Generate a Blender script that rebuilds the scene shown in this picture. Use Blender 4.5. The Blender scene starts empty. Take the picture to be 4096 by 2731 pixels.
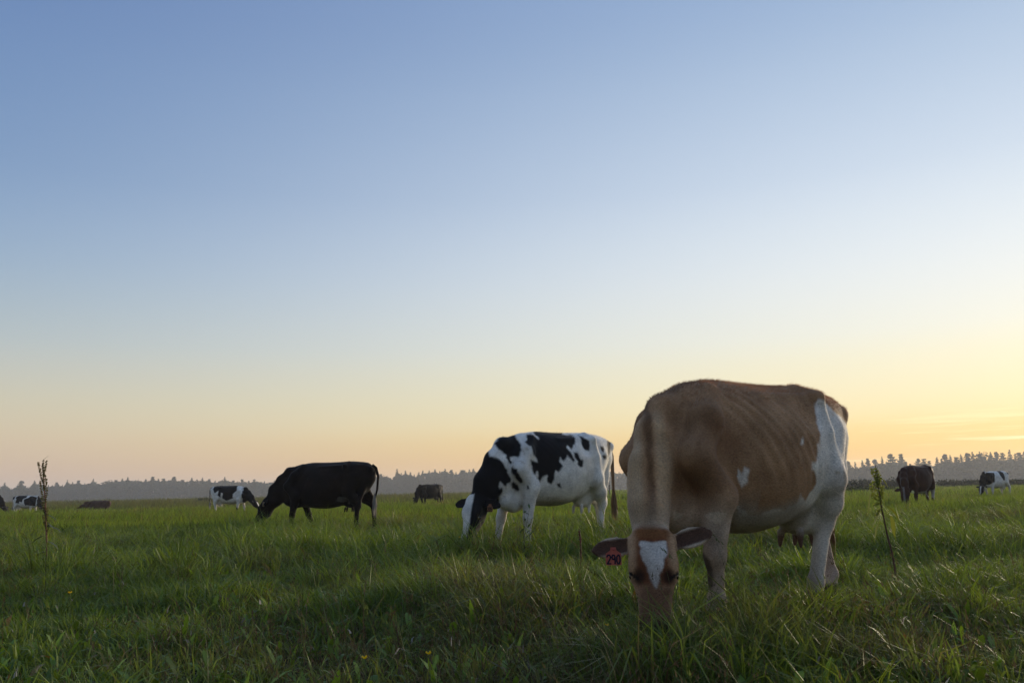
import bpy, math, random
import numpy as np
from mathutils import Matrix, Vector

random.seed(7)
RNG = np.random.default_rng(7)
SC = bpy.context.scene
COL = SC.collection
R = math.radians

# ------------------------------------------------------------------ camera
FPX, CAM_H, PITCH, ROLL = 3300.0, 0.75, 10.21, 1.17      # focal length in pixels of a 4096 px wide frame
cam = bpy.data.objects.new('camera', bpy.data.cameras.new('camera'))
COL.objects.link(cam)
cam.data.sensor_width = 36.0
cam.data.lens = 36.0 * FPX / 4096.0
cam.data.clip_start, cam.data.clip_end = 0.05, 6000.0
CAM_M = (Matrix.Translation((0, 0, CAM_H)) @ Matrix.Rotation(R(90 + PITCH), 4, 'X') @ Matrix.Rotation(R(-ROLL), 4, 'Z'))
cam.matrix_world = CAM_M
SC.camera = cam

# ------------------------------------------------------------------ sky and sun
SUN_AZ, SUN_EL = 40.0, 7.0       # degrees right of the view axis, above the horizon
world = bpy.data.worlds.new('World'); SC.world = world
world.use_nodes = True


def lin(c):
    c = np.asarray(c, float) / 255.0
    return np.where(c <= 0.04045, c / 12.92, ((c + 0.055) / 1.055) ** 2.4)


def build_sky():
    nt = world.node_tree; N = nt.nodes; Lk = nt.links
    bg = N['Background']

    def node(t, **k):
        n = N.new(t)
        for a, b in k.items(): setattr(n, a, b)
        return n

    def mth(op, a, b=None, clamp=False):
        n = node('ShaderNodeMath', operation=op, use_clamp=clamp)
        for i, v in enumerate((a, b)):
            if v is None: continue
            if isinstance(v, (int, float)): n.inputs[i].default_value = v
            else: Lk.new(v, n.inputs[i])
        return n.outputs[0]
    tc = node('ShaderNodeTexCoord')
    sep = node('ShaderNodeSeparateXYZ'); Lk.new(tc.outputs['Generated'], sep.inputs[0])
    zc = mth('MAXIMUM', sep.outputs[2], 0.0)
    el = mth('DIVIDE', mth('ARCSINE', zc), math.pi / 2)        # 0 horizon .. 1 zenith
    pos = mth('SQRT', el)

    def ramp(stops):
        n = node('ShaderNodeValToRGB'); cr = n.color_ramp; cr.interpolation = 'B_SPLINE'
        while len(cr.elements) < len(stops): cr.elements.new(0.5)
        for e, (deg, c) in zip(cr.elements, sorted(stops)):
            e.position = math.sqrt(deg / 90.0); e.color = (*lin(c), 1)
        Lk.new(pos, n.inputs[0]); return n.outputs[0]
    sunside = ramp([(90, (138, 163, 200)), (60, (137, 162, 200)), (42, (138, 163, 201)), (32.7, (147, 171, 205)), (26.5, (175, 194, 217)), (19.9, (204, 216, 230)), (16.5, (219, 227, 233)), (13.1, (231, 234, 233)), (9.6, (238, 235, 219)), (7.9, (242, 233, 201)),
                    (6.1, (244, 230, 188)), (4.4, (246, 224, 166)), (3.3, (245, 208, 126)), (2.0, (243, 192, 100)), (0.5, (240, 176, 88)), (0, (238, 172, 86))])
    away = ramp([(90, (138, 163, 200)), (60, (122, 148, 190)), (42, (103, 131, 176)), (32.7, (94, 122, 170)), (26.5, (104, 134, 178)), (19.9, (118, 146, 183)), (16.5, (133, 158, 189)), (13.1, (148, 169, 189)), (9.6, (172, 182, 184)), (7.9, (183, 185, 179)),
                 (6.1, (195, 189, 168)), (4.4, (200, 185, 160)), (3.3, (200, 180, 157)), (2.0, (195, 172, 155)), (0.5, (187, 162, 154)), (0, (183, 160, 152))])
    # horizontal angle to the sun
    hx, hy = math.sin(R(SUN_AZ)), math.cos(R(SUN_AZ))
    ln = mth('SQRT', mth('ADD', mth('MULTIPLY', sep.outputs[0], sep.outputs[0]), mth('MULTIPLY', sep.outputs[1], sep.outputs[1])))
    ca = mth('DIVIDE', mth('ADD', mth('MULTIPLY', sep.outputs[0], hx), mth('MULTIPLY', sep.outputs[1], hy)), mth('MAXIMUM', ln, 0.001))
    mr = node('ShaderNodeMapRange'); Lk.new(ca, mr.inputs[0])
    mr.inputs[1].default_value = 0.10; mr.inputs[2].default_value = 1.0
    # thin bright cirrus low over the afterglow
    mp = node('ShaderNodeMapping'); Lk.new(tc.outputs['Generated'], mp.inputs[0])
    mp.inputs['Rotation'].default_value = (0, R(2.0), 0); mp.inputs['Scale'].default_value = (5.0, 5.0, 130.0)
    nz = node('ShaderNodeTexNoise'); Lk.new(mp.outputs[0], nz.inputs[0])
    nz.inputs['Scale'].default_value = 1.0; nz.inputs['Detail'].default_value = 5.0; nz.inputs['Roughness'].default_value = 0.55
    st = node('ShaderNodeMapRange', interpolation_type='SMOOTHSTEP'); Lk.new(nz.outputs[0], st.inputs[0])
    st.inputs[1].default_value = 0.54; st.inputs[2].default_value = 0.72
    lo = node('ShaderNodeMapRange', interpolation_type='SMOOTHSTEP'); Lk.new(el, lo.inputs[0])
    lo.inputs[1].default_value = 5.8 / 90; lo.inputs[2].default_value = 2.5 / 90
    near = mth('POWER', mth('MAXIMUM', ca, 0.0), 14.0)
    cl = mth('MULTIPLY', mth('MULTIPLY', mth('MULTIPLY', st.outputs[0], lo.outputs[0]), near), 0.95)
    mix = node('ShaderNodeMix', data_type='RGBA'); Lk.new(mth('POWER', mr.outputs[0], 1.7), mix.inputs[0])
    Lk.new(away, mix.inputs[6]); Lk.new(sunside, mix.inputs[7])
    mix2 = node('ShaderNodeMix', data_type='RGBA'); Lk.new(cl, mix2.inputs[0])
    Lk.new(mix.outputs[2], mix2.inputs[6]); mix2.inputs[7].default_value = (*lin((255, 240, 186)), 1)
    # the physical sky, which gives the afterglow its own share
    s = node('ShaderNodeTexSky', sky_type='NISHITA', sun_disc=False)
    s.sun_elevation = R(SUN_EL); s.sun_rotation = R(SUN_AZ)
    s.dust_density = 0.4; s.ozone_density = 2.5
    ns = node('ShaderNodeVectorMath', operation='SCALE'); Lk.new(s.outputs[0], ns.inputs[0]); ns.inputs['Scale'].default_value = 0.10
    mix3 = node('ShaderNodeMix', data_type='RGBA'); mix3.inputs[0].default_value = 0.12
    Lk.new(mix2.outputs[2], mix3.inputs[6]); Lk.new(ns.outputs[0], mix3.inputs[7])
    Lk.new(mix3.outputs[2], bg.inputs[0]); bg.inputs[1].default_value = 0.95


build_sky()
sun = bpy.data.objects.new('sun', bpy.data.lights.new('sun', 'SUN'))
COL.objects.link(sun)
sun.data.energy = 3.3; sun.data.angle = R(12.0); sun.data.color = (1.0, 0.82, 0.58)
_d = Vector((math.sin(R(SUN_AZ)) * math.cos(R(SUN_EL)), math.cos(R(SUN_AZ)) * math.cos(R(SUN_EL)), math.sin(R(SUN_EL))))
sun.rotation_euler = _d.to_track_quat('Z', 'Y').to_euler()
SC.view_settings.view_transform = 'Standard'; SC.view_settings.look = 'None'
SC.view_settings.exposure = 0.3; SC.view_settings.gamma = 1.0; SC.view_settings.use_curve_mapping = False
SC.render.engine = 'CYCLES'
SC.cycles.use_denoising = True
SC.cycles.max_bounces = 8; SC.cycles.transparent_max_bounces = 8; SC.cycles.volume_bounces = 1


# ------------------------------------------------------------------ helpers
def ray(px, py):
    """direction through a pixel of the 4096 x 2731 frame"""
    v = Vector(((px - 2048.0) / FPX, (1365.5 - py) / FPX, -1.0))
    return (CAM_M.to_3x3() @ v).normalized()


def at(px, py, Y):
    d = ray(px, py); return Vector((0, 0, CAM_H)) + d * (Y / d.y)


def on_ground(px, Y):
    """point at distance Y straight above or below which pixel column px passes near the ground"""
    p = at(px, 1960 - 0.0205 * (px - 2048) + 0.75 * FPX / Y * 0.9, Y); return Vector((p.x, p.y, 0))


def tag(o, label=None, cat=None, group=None, kind=None):
    if label: o['label'] = label
    if cat: o['category'] = cat
    if group: o['group'] = group
    if kind: o['kind'] = kind
    return o


def empty(name, loc=(0, 0, 0), rz=0.0, s=1.0):
    o = bpy.data.objects.new(name, None); COL.objects.link(o)
    o.location = loc; o.rotation_euler = (0, 0, rz); o.scale = (s, s, s); o.empty_display_size = 0.1
    return o


def mesh_from(name, V, F, colors=None, smooth=True, attr='coat'):
    """V (n,3) float, F (m,3) or (m,4) int"""
    V = np.asarray(V, np.float32); F = np.asarray(F, np.int32)
    me = bpy.data.meshes.new(name)
    n, m, k = len(V), len(F), F.shape[1]
    me.vertices.add(n); me.vertices.foreach_set('co', V.ravel())
    me.loops.add(m * k); me.loops.foreach_set('vertex_index', F.ravel())
    me.polygons.add(m); me.polygons.foreach_set('loop_start', np.arange(0, m * k, k, dtype=np.int32))
    if colors is not None:
        a = me.color_attributes.new(attr, 'FLOAT_COLOR', 'POINT')
        c = np.ones((n, 4), np.float32); c[:, :3] = colors; a.data.foreach_set('color', c.ravel())
    me.update(calc_edges=True); me.validate()
    me.polygons.foreach_set('use_smooth', np.full(m, smooth, dtype=bool))
    return me


def obj(name, me, mat=None, parent=None):
    o = bpy.data.objects.new(name, me); COL.objects.link(o)
    if mat is not None and not me.materials: me.materials.append(mat)
    o.parent = parent
    return o


class MB:
    """collects simple shapes as one mesh"""
    def __init__(s): s.V = []; s.F = []; s.C = []
    def add(s, V, F, c=None):
        b = len(s.V); s.V += [tuple(v) for v in V]; s.F += [tuple(i + b for i in f) for f in F]
        s.C += [c or (1, 1, 1)] * len(V)
    def tube(s, pts, rad, seg=6, c=None, cap=True):
        pts = [Vector(p) for p in pts]; n = len(pts); rings = []
        for i, p in enumerate(pts):
            t = (pts[min(i + 1, n - 1)] - pts[max(i - 1, 0)]).normalized()
            a = t.cross(Vector((0.31, 0.95, 0.05))).normalized(); b = t.cross(a)
            r = rad[i] if hasattr(rad, '__len__') else rad
            rings.append([p + (a * math.cos(2 * math.pi * k / seg) + b * math.sin(2 * math.pi * k / seg)) * r for k in range(seg)])
        V = [v for rg in rings for v in rg]
        F = [(i * seg + k, i * seg + (k + 1) % seg, (i + 1) * seg + (k + 1) % seg, (i + 1) * seg + k) for i in range(n - 1) for k in range(seg)]
        if cap: F += [tuple(range(seg))[::-1], tuple((n - 1) * seg + k for k in range(seg))]
        s.add(V, F, c)
    def build(s, name, mat, parent=None, smooth=True):
        me = bpy.data.meshes.new(name); me.from_pydata(s.V, [], s.F)
        a = me.color_attributes.new('coat', 'FLOAT_COLOR', 'POINT')
        cc = np.ones((len(s.V), 4), np.float32); cc[:, :3] = np.array(s.C); a.data.foreach_set('color', cc.ravel())
        me.polygons.foreach_set('use_smooth', [smooth] * len(s.F)); me.update()
        return obj(name, me, mat, parent)


def vnoise(P, scale=1.0, seed=0, octaves=1):
    """3-D value noise in -1..1"""
    P = np.asarray(P, np.float64) * scale; out = np.zeros(len(P)); amp = 1.0; tot = 0
    for o in range(octaves):
        q = P * 2 ** o + 17.3 * o; i = np.floor(q).astype(np.int64); f = q - i; f = f * f * (3 - 2 * f)
        def hsh(a, b, c):
            n = (a * 73856093) ^ (b * 19349663) ^ (c * 83492791) ^ (seed * 2654435761 + 374761393)
            n = (n ^ (n >> 13)) * 1274126177; n = n ^ (n >> 16)
            return (n & 0xFFFF) / 32767.5 - 1.0
        v = 0
        for dx in (0, 1):
            for dy in (0, 1):
                for dz in (0, 1):
                    wgt = (f[:, 0] if dx else 1 - f[:, 0]) * (f[:, 1] if dy else 1 - f[:, 1]) * (f[:, 2] if dz else 1 - f[:, 2])
                    v = v + wgt * hsh(i[:, 0] + dx, i[:, 1] + dy, i[:, 2] + dz)
        out += v * amp; tot += amp; amp *= 0.5
    return out / tot


def sstep(a, b, x):
    t = np.clip((x - a) / (b - a), 0, 1); return t * t * (3 - 2 * t)


def poly_sd(px, py, poly):
    """signed distance to a closed polygon, negative inside"""
    poly = np.asarray(poly, float); d = np.full(len(px), 1e9); s = np.ones(len(px)); n = len(poly)
    for i in range(n):
        a = poly[i]; b = poly[i - 1]; e = b - a; wx = px - a[0]; wy = py - a[1]
        t = np.clip((wx * e[0] + wy * e[1]) / (e @ e), 0, 1)
        d = np.minimum(d, (wx - e[0] * t) ** 2 + (wy - e[1] * t) ** 2)
        c1 = py >= a[1]; c2 = py < b[1]; c3 = e[0] * wy > e[1] * wx
        fl = (c1 & c2 & c3) | (~c1 & ~c2 & ~c3); s = np.where(fl, -s, s)
    return s * np.sqrt(d)


# ------------------------------------------------------------------ materials
def new_mat(name):
    m = bpy.data.materials.new(name); m.use_nodes = True
    nt = m.node_tree; nt.nodes.clear()
    out = nt.nodes.new('ShaderNodeOutputMaterial')
    def node(t, **k):
        n = nt.nodes.new(t)
        for a, b in k.items(): setattr(n, a, b)
        return n
    return m, nt, node, out


def coat_material(name, sheen=0.08, rough=0.75, bump=0.25):
    """hair coat: the animal's own colours with fine streaky grain"""
    m, nt, node, out = new_mat(name); Lk = nt.links
    at_ = node('ShaderNodeAttribute', attribute_name='coat'); tc = node('ShaderNodeTexCoord')
    mp = node('ShaderNodeMapping'); mp.inputs['Scale'].default_value = (22, 60, 60); Lk.new(tc.outputs['Object'], mp.inputs[0])
    nz = node('ShaderNodeTexNoise'); nz.inputs['Scale'].default_value = 2.5; nz.inputs['Detail'].default_value = 4; Lk.new(mp.outputs[0], nz.inputs[0])
    n2 = node('ShaderNodeTexNoise'); n2.inputs['Scale'].default_value = 7.0; n2.inputs['Detail'].default_value = 5; Lk.new(tc.outputs['Object'], n2.inputs[0])
    mr = node('ShaderNodeMapRange'); Lk.new(nz.outputs[0], mr.inputs[0]); mr.inputs[1].default_value = .25; mr.inputs[2].default_value = .75; mr.inputs[3].default_value = .62; mr.inputs[4].default_value = 1.28
    m2 = node('ShaderNodeMapRange'); Lk.new(n2.outputs[0], m2.inputs[0]); m2.inputs[1].default_value = .3; m2.inputs[2].default_value = .7; m2.inputs[3].default_value = .76; m2.inputs[4].default_value = 1.16
    mu = node('ShaderNodeMath', operation='MULTIPLY'); Lk.new(mr.outputs[0], mu.inputs[0]); Lk.new(m2.outputs[0], mu.inputs[1])
    sc = node('ShaderNodeVectorMath', operation='SCALE'); Lk.new(at_.outputs['Color'], sc.inputs[0]); Lk.new(mu.outputs[0], sc.inputs['Scale'])
    b = node('ShaderNodeBsdfPrincipled'); Lk.new(sc.outputs[0], b.inputs['Base Color'])
    b.inputs['Roughness'].default_value = rough; b.inputs['Specular IOR Level'].default_value = 0.12
    b.inputs['Sheen Weight'].default_value = sheen; b.inputs['Sheen Roughness'].default_value = 0.45
    bp = node('ShaderNodeBump'); bp.inputs['Strength'].default_value = bump; bp.inputs['Distance'].default_value = 0.01
    Lk.new(nz.outputs[0], bp.inputs['Height']); Lk.new(bp.outputs[0], b.inputs['Normal'])
    Lk.new(b.outputs[0], out.inputs[0]); return m


def leaf_material(name, trans=0.45, rough=0.55, spec=0.3, attr='coat'):
    """thin plant matter: reflects, lets light through, a little gloss"""
    m, nt, node, out = new_mat(name); Lk = nt.links
    at_ = node('ShaderNodeAttribute', attribute_name=attr)
    b = node('ShaderNodeBsdfPrincipled'); Lk.new(at_.outputs['Color'], b.inputs['Base Color'])
    b.inputs['Roughness'].default_value = rough; b.inputs['Specular IOR Level'].default_value = spec
    t = node('ShaderNodeBsdfTranslucent')
    hs = node('ShaderNodeHueSaturation'); hs.inputs['Hue'].default_value = 0.485; hs.inputs['Saturation'].default_value = 1.15; hs.inputs['Value'].default_value = 1.6
    Lk.new(at_.outputs['Color'], hs.inputs['Color']); Lk.new(hs.outputs[0], t.inputs[0])
    mx = node('ShaderNodeMixShader'); mx.inputs[0].default_value = trans
    Lk.new(b.outputs[0], mx.inputs[1]); Lk.new(t.outputs[0], mx.inputs[2]); Lk.new(mx.outputs[0], out.inputs[0]); return m


def plain_material(name, color, rough=0.6, spec=0.3, noise=0.25, scale=8.0, metallic=0.0):
    m, nt, node, out = new_mat(name); Lk = nt.links
    tc = node('ShaderNodeTexCoord'); nz = node('ShaderNodeTexNoise'); nz.inputs['Scale'].default_value = scale; nz.inputs['Detail'].default_value = 5
    Lk.new(tc.outputs['Object'], nz.inputs[0])
    mr = node('ShaderNodeMapRange'); Lk.new(nz.outputs[0], mr.inputs[0]); mr.inputs[1].default_value = .25; mr.inputs[2].default_value = .75
    mr.inputs[3].default_value = 1 - noise; mr.inputs[4].default_value = 1 + noise
    sc = node('ShaderNodeVectorMath', operation='SCALE'); sc.inputs[0].default_value = color; Lk.new(mr.outputs[0], sc.inputs['Scale'])
    b = node('ShaderNodeBsdfPrincipled'); Lk.new(sc.outputs[0], b.inputs['Base Color']); b.inputs['Roughness'].default_value = rough
    b.inputs['Specular IOR Level'].default_value = spec; b.inputs['Metallic'].default_value = metallic
    Lk.new(b.outputs[0], out.inputs[0]); return m


M_COAT = coat_material('hair_coat')
M_FUR = leaf_material('fur_strands', trans=0.35, rough=0.5, spec=0.15)
M_EYE = plain_material('eye_dark', (0.008, 0.005, 0.004), rough=0.12, spec=0.6, noise=0.1)


# ------------------------------------------------------------------ cows: one continuous body surface each
class Field:
    """signed distance field on a grid, shapes blended smoothly into one skin"""
    def __init__(s, lo, hi, h):
        s.o = np.array(lo, np.float32); s.h = h
        s.n = [int((hi[i] - lo[i]) / h) + 2 for i in range(3)]
        s.F = np.full(s.n, 0.4, np.float32)
        s.ax = [s.o[i] + h * np.arange(s.n[i], dtype=np.float32) for i in range(3)]

    def sub(s, lo, hi):
        sl = []
        for i in range(3):
            a = int(np.clip(math.floor((lo[i] - s.o[i]) / s.h), 0, s.n[i])); b = int(np.clip(math.ceil((hi[i] - s.o[i]) / s.h) + 1, 0, s.n[i]))
            sl.append(slice(a, b))
        X, Y, Z = np.meshgrid(s.ax[0][sl[0]], s.ax[1][sl[1]], s.ax[2][sl[2]], indexing='ij', copy=True)
        return tuple(sl), X, Y, Z

    def union(s, sl, d, k):
        a = s.F[sl]; hh = np.clip(0.5 + 0.5 * (a - d) / k, 0, 1)
        s.F[sl] = a + (d - a) * hh - k * hh * (1 - hh)

    def cut(s, sl, d, k):
        a = s.F[sl]; d = -d; hh = np.clip(0.5 - 0.5 * (a - d) / k, 0, 1)
        s.F[sl] = a + (d - a) * hh + k * hh * (1 - hh)

    def cone(s, a, b, ra, rb, k=0.04):
        a = np.array(a, np.float32); b = np.array(b, np.float32); m = max(ra, rb) + k + 2 * s.h
        sl, X, Y, Z = s.sub(np.minimum(a, b) - m, np.maximum(a, b) + m)
        if X.size == 0: return
        e = b - a; L2 = float(e @ e) + 1e-9
        t = np.clip(((X - a[0]) * e[0] + (Y - a[1]) * e[1] + (Z - a[2]) * e[2]) / L2, 0, 1)
        d = np.sqrt((X - a[0] - t * e[0]) ** 2 + (Y - a[1] - t * e[1]) ** 2 + (Z - a[2] - t * e[2]) ** 2) - (ra + (rb - ra) * t)
        s.union(sl, d, k)

    def chain(s, pts, rad, k=0.04):
        for i in range(len(pts) - 1): s.cone(pts[i], pts[i + 1], rad[i], rad[i + 1], k)

    def ell(s, c, r, k=0.04, axes=None, cut=False):
        c = np.array(c, np.float32); m = max(r) + k + 2 * s.h
        sl, X, Y, Z = s.sub(c - m, c + m)
        if X.size == 0: return
        X = X - c[0]; Y = Y - c[1]; Z = Z - c[2]
        if axes is not None:
            A = [Vector(v).normalized() for v in axes]
            X, Y, Z = (X * v[0] + Y * v[1] + Z * v[2] for v in A)
        k0 = np.sqrt((X / r[0]) ** 2 + (Y / r[1]) ** 2 + (Z / r[2]) ** 2) + 1e-6
        k1 = np.sqrt((X / r[0] ** 2) ** 2 + (Y / r[1] ** 2) ** 2 + (Z / r[2] ** 2) ** 2) + 1e-6
        d = k0 * (k0 - 1) / k1
        (s.cut if cut else s.union)(sl, d, k)

    def loft(s, O, U, V, W, st, k=0.05, disp=None):
        """st: rows (u, top, bottom, half width, section shape); section shapes are half widths over t = 0 (bottom) .. 1 (top)"""
        O = np.array(O); U, V, W = (np.array(Vector(q).normalized()) for q in (U, V, W))
        us = np.array([r[0] for r in st]); uu = np.linspace(us[0], us[-1], 160)
        nT = len(st[0][4]); th = np.linspace(-math.pi / 2, math.pi / 2, 65)
        def cr(vals):
            return pchip(us, np.array(vals, float), uu)
        top, bot, wid = (cr([r[i] for r in st]) for i in (1, 2, 3))
        shp = np.stack([cr([r[4][j] for r in st]) for j in range(nT)], 1)
        tf = np.linspace(0, 1, 90); ts = SEC_T
        Rt = np.zeros((160, 65), np.float32); vc = (top + bot) / 2
        for i in range(160):
            sh = np.clip(pchip(ts, shp[i], tf), 0, None)
            w_ = wid[i] * sh; v_ = (tf - 0.5) * (top[i] - bot[i])
            ang = np.maximum.accumulate(np.arctan2(v_, w_ + 1e-5)) + np.arange(90) * 1e-6
            Rt[i] = np.interp(th, ang, np.hypot(w_, v_))
        m = wid.max() + k + 0.03
        cs = np.array([O + U * a + V * b for a in (us[0], us[-1]) for b in (top.max(), bot.min())])
        sl, X, Y, Z = s.sub(cs.min(0) - m, cs.max(0) + m)
        X = X - O[0]; Y = Y - O[1]; Z = Z - O[2]
        u = X * U[0] + Y * U[1] + Z * U[2]; v = X * V[0] + Y * V[1] + Z * V[2]; w = np.abs(X * W[0] + Y * W[1] + Z * W[2])
        uc = np.clip(u, us[0], us[-1]); fi = (uc - us[0]) / (us[-1] - us[0]) * 159; i0 = np.clip(fi.astype(np.int32), 0, 158); fi = fi - i0
        vv = v - np.interp(uc, uu, vc); rho = np.hypot(w, vv); ft = (np.arctan2(vv, w) + math.pi / 2) / math.pi * 64
        j0 = np.clip(ft.astype(np.int32), 0, 63); ft = ft - j0
        Rr = (Rt[i0, j0] * (1 - ft) + Rt[i0, j0 + 1] * ft) * (1 - fi) + (Rt[i0 + 1, j0] * (1 - ft) + Rt[i0 + 1, j0 + 1] * ft) * fi
        d = (rho - Rr) * 0.85
        if disp is not None: d = d - disp(X + O[0], Y + O[1], Z + O[2])
        du = np.abs(u - uc); d = np.where(du > 0, np.sqrt(np.maximum(d, 0) ** 2 + du ** 2), d)
        s.union(sl, d.astype(np.float32), k)

    def surface(s, relax=2):
        F = s.F; ins = F < 0; nx, ny, nz = F.shape
        cnt = np.zeros((nx - 1, ny - 1, nz - 1), np.int8)
        cs = [(a, b, c) for a in (0, 1) for b in (0, 1) for c in (0, 1)]
        for a, b, c in cs: cnt += ins[a:nx - 1 + a, b:ny - 1 + b, c:nz - 1 + c]
        act = (cnt > 0) & (cnt < 8); I = np.argwhere(act); idx = np.full(act.shape, -1, np.int32); idx[act] = np.arange(len(I))
        acc = np.zeros((len(I), 3)); num = np.zeros(len(I))
        cf = {c: F[I[:, 0] + c[0], I[:, 1] + c[1], I[:, 2] + c[2]] for c in cs}
        for c in cs:
            for ax in range(3):
                if c[ax]: continue
                e = list(c); e[ax] = 1; e = tuple(e); f0, f1 = cf[c], cf[e]; x = (f0 < 0) != (f1 < 0)
                t = np.where(x, f0 / np.where(x, f0 - f1, 1), 0); p = np.tile(np.array(c, float), (len(I), 1)); p[:, ax] = t
                acc[x] += p[x]; num[x] += 1
        V = s.o + (I + acc / num[:, None]) * s.h; Q = []
        for ax in range(3):
            a1, a2 = (ax + 1) % 3, (ax + 2) % 3
            lo = [slice(None)] * 3; hi = [slice(None)] * 3; lo[ax] = slice(0, -1); hi[ax] = slice(1, None)
            i0, i1 = ins[tuple(lo)], ins[tuple(hi)]
            E = np.argwhere(i0 != i1); E = E[(E[:, a1] > 0) & (E[:, a2] > 0) & (E[:, a1] < F.shape[a1] - 1) & (E[:, a2] < F.shape[a2] - 1)]
            fl = i0[E[:, 0], E[:, 1], E[:, 2]]
            q = []
            for o1, o2 in ((-1, -1), (0, -1), (0, 0), (-1, 0)):
                c = E.copy(); c[:, a1] += o1; c[:, a2] += o2; q.append(idx[c[:, 0], c[:, 1], c[:, 2]])
            q = np.stack(q, 1); q[~fl] = q[~fl][:, ::-1]; Q.append(q)
        Q = np.concatenate(Q)
        for _ in range(relax):
            S = np.zeros_like(V); n = np.zeros(len(V))
            for a in range(4):
                np.add.at(S, Q[:, a], V[Q[:, (a + 1) % 4]]); np.add.at(n, Q[:, a], 1)
            V = V * 0.5 + S / n[:, None] * 0.5
        return V, Q


def pchip(x, y, xq):
    """monotone cubic interpolation"""
    h = np.diff(x); dl = np.diff(y) / h; m = np.zeros_like(y); m[0] = dl[0]; m[-1] = dl[-1]
    for i in range(1, len(x) - 1):
        if dl[i - 1] * dl[i] > 0:
            w1 = 2 * h[i] + h[i - 1]; w2 = h[i] + 2 * h[i - 1]; m[i] = (w1 + w2) / (w1 / dl[i - 1] + w2 / dl[i])
    i = np.clip(np.searchsorted(x, xq) - 1, 0, len(x) - 2); t = (xq - x[i]) / h[i]
    return (2 * t ** 3 - 3 * t ** 2 + 1) * y[i] + (t ** 3 - 2 * t ** 2 + t) * h[i] * m[i] + (-2 * t ** 3 + 3 * t ** 2) * y[i + 1] + (t ** 3 - t ** 2) * h[i] * m[i + 1]


SEC_T = np.array([0, .06, .15, .3, .45, .6, .75, .87, .95, 1.0])
S_CHEST = (0, .46, .72, .92, 1.0, .97, .82, .58, .32, 0)       # narrow towards the withers
S_BARREL = (0, .50, .76, .95, 1.0, .97, .84, .62, .36, 0)
S_LOIN = (0, .44, .68, .90, 1.0, 1.0, .93, .70, .34, 0)
S_RUMP = (0, .40, .62, .82, .95, 1.0, .98, .84, .46, 0)
S_HEAD = (0, .44, .60, .74, .84, .93, 1.0, .97, .74, 0)


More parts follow.
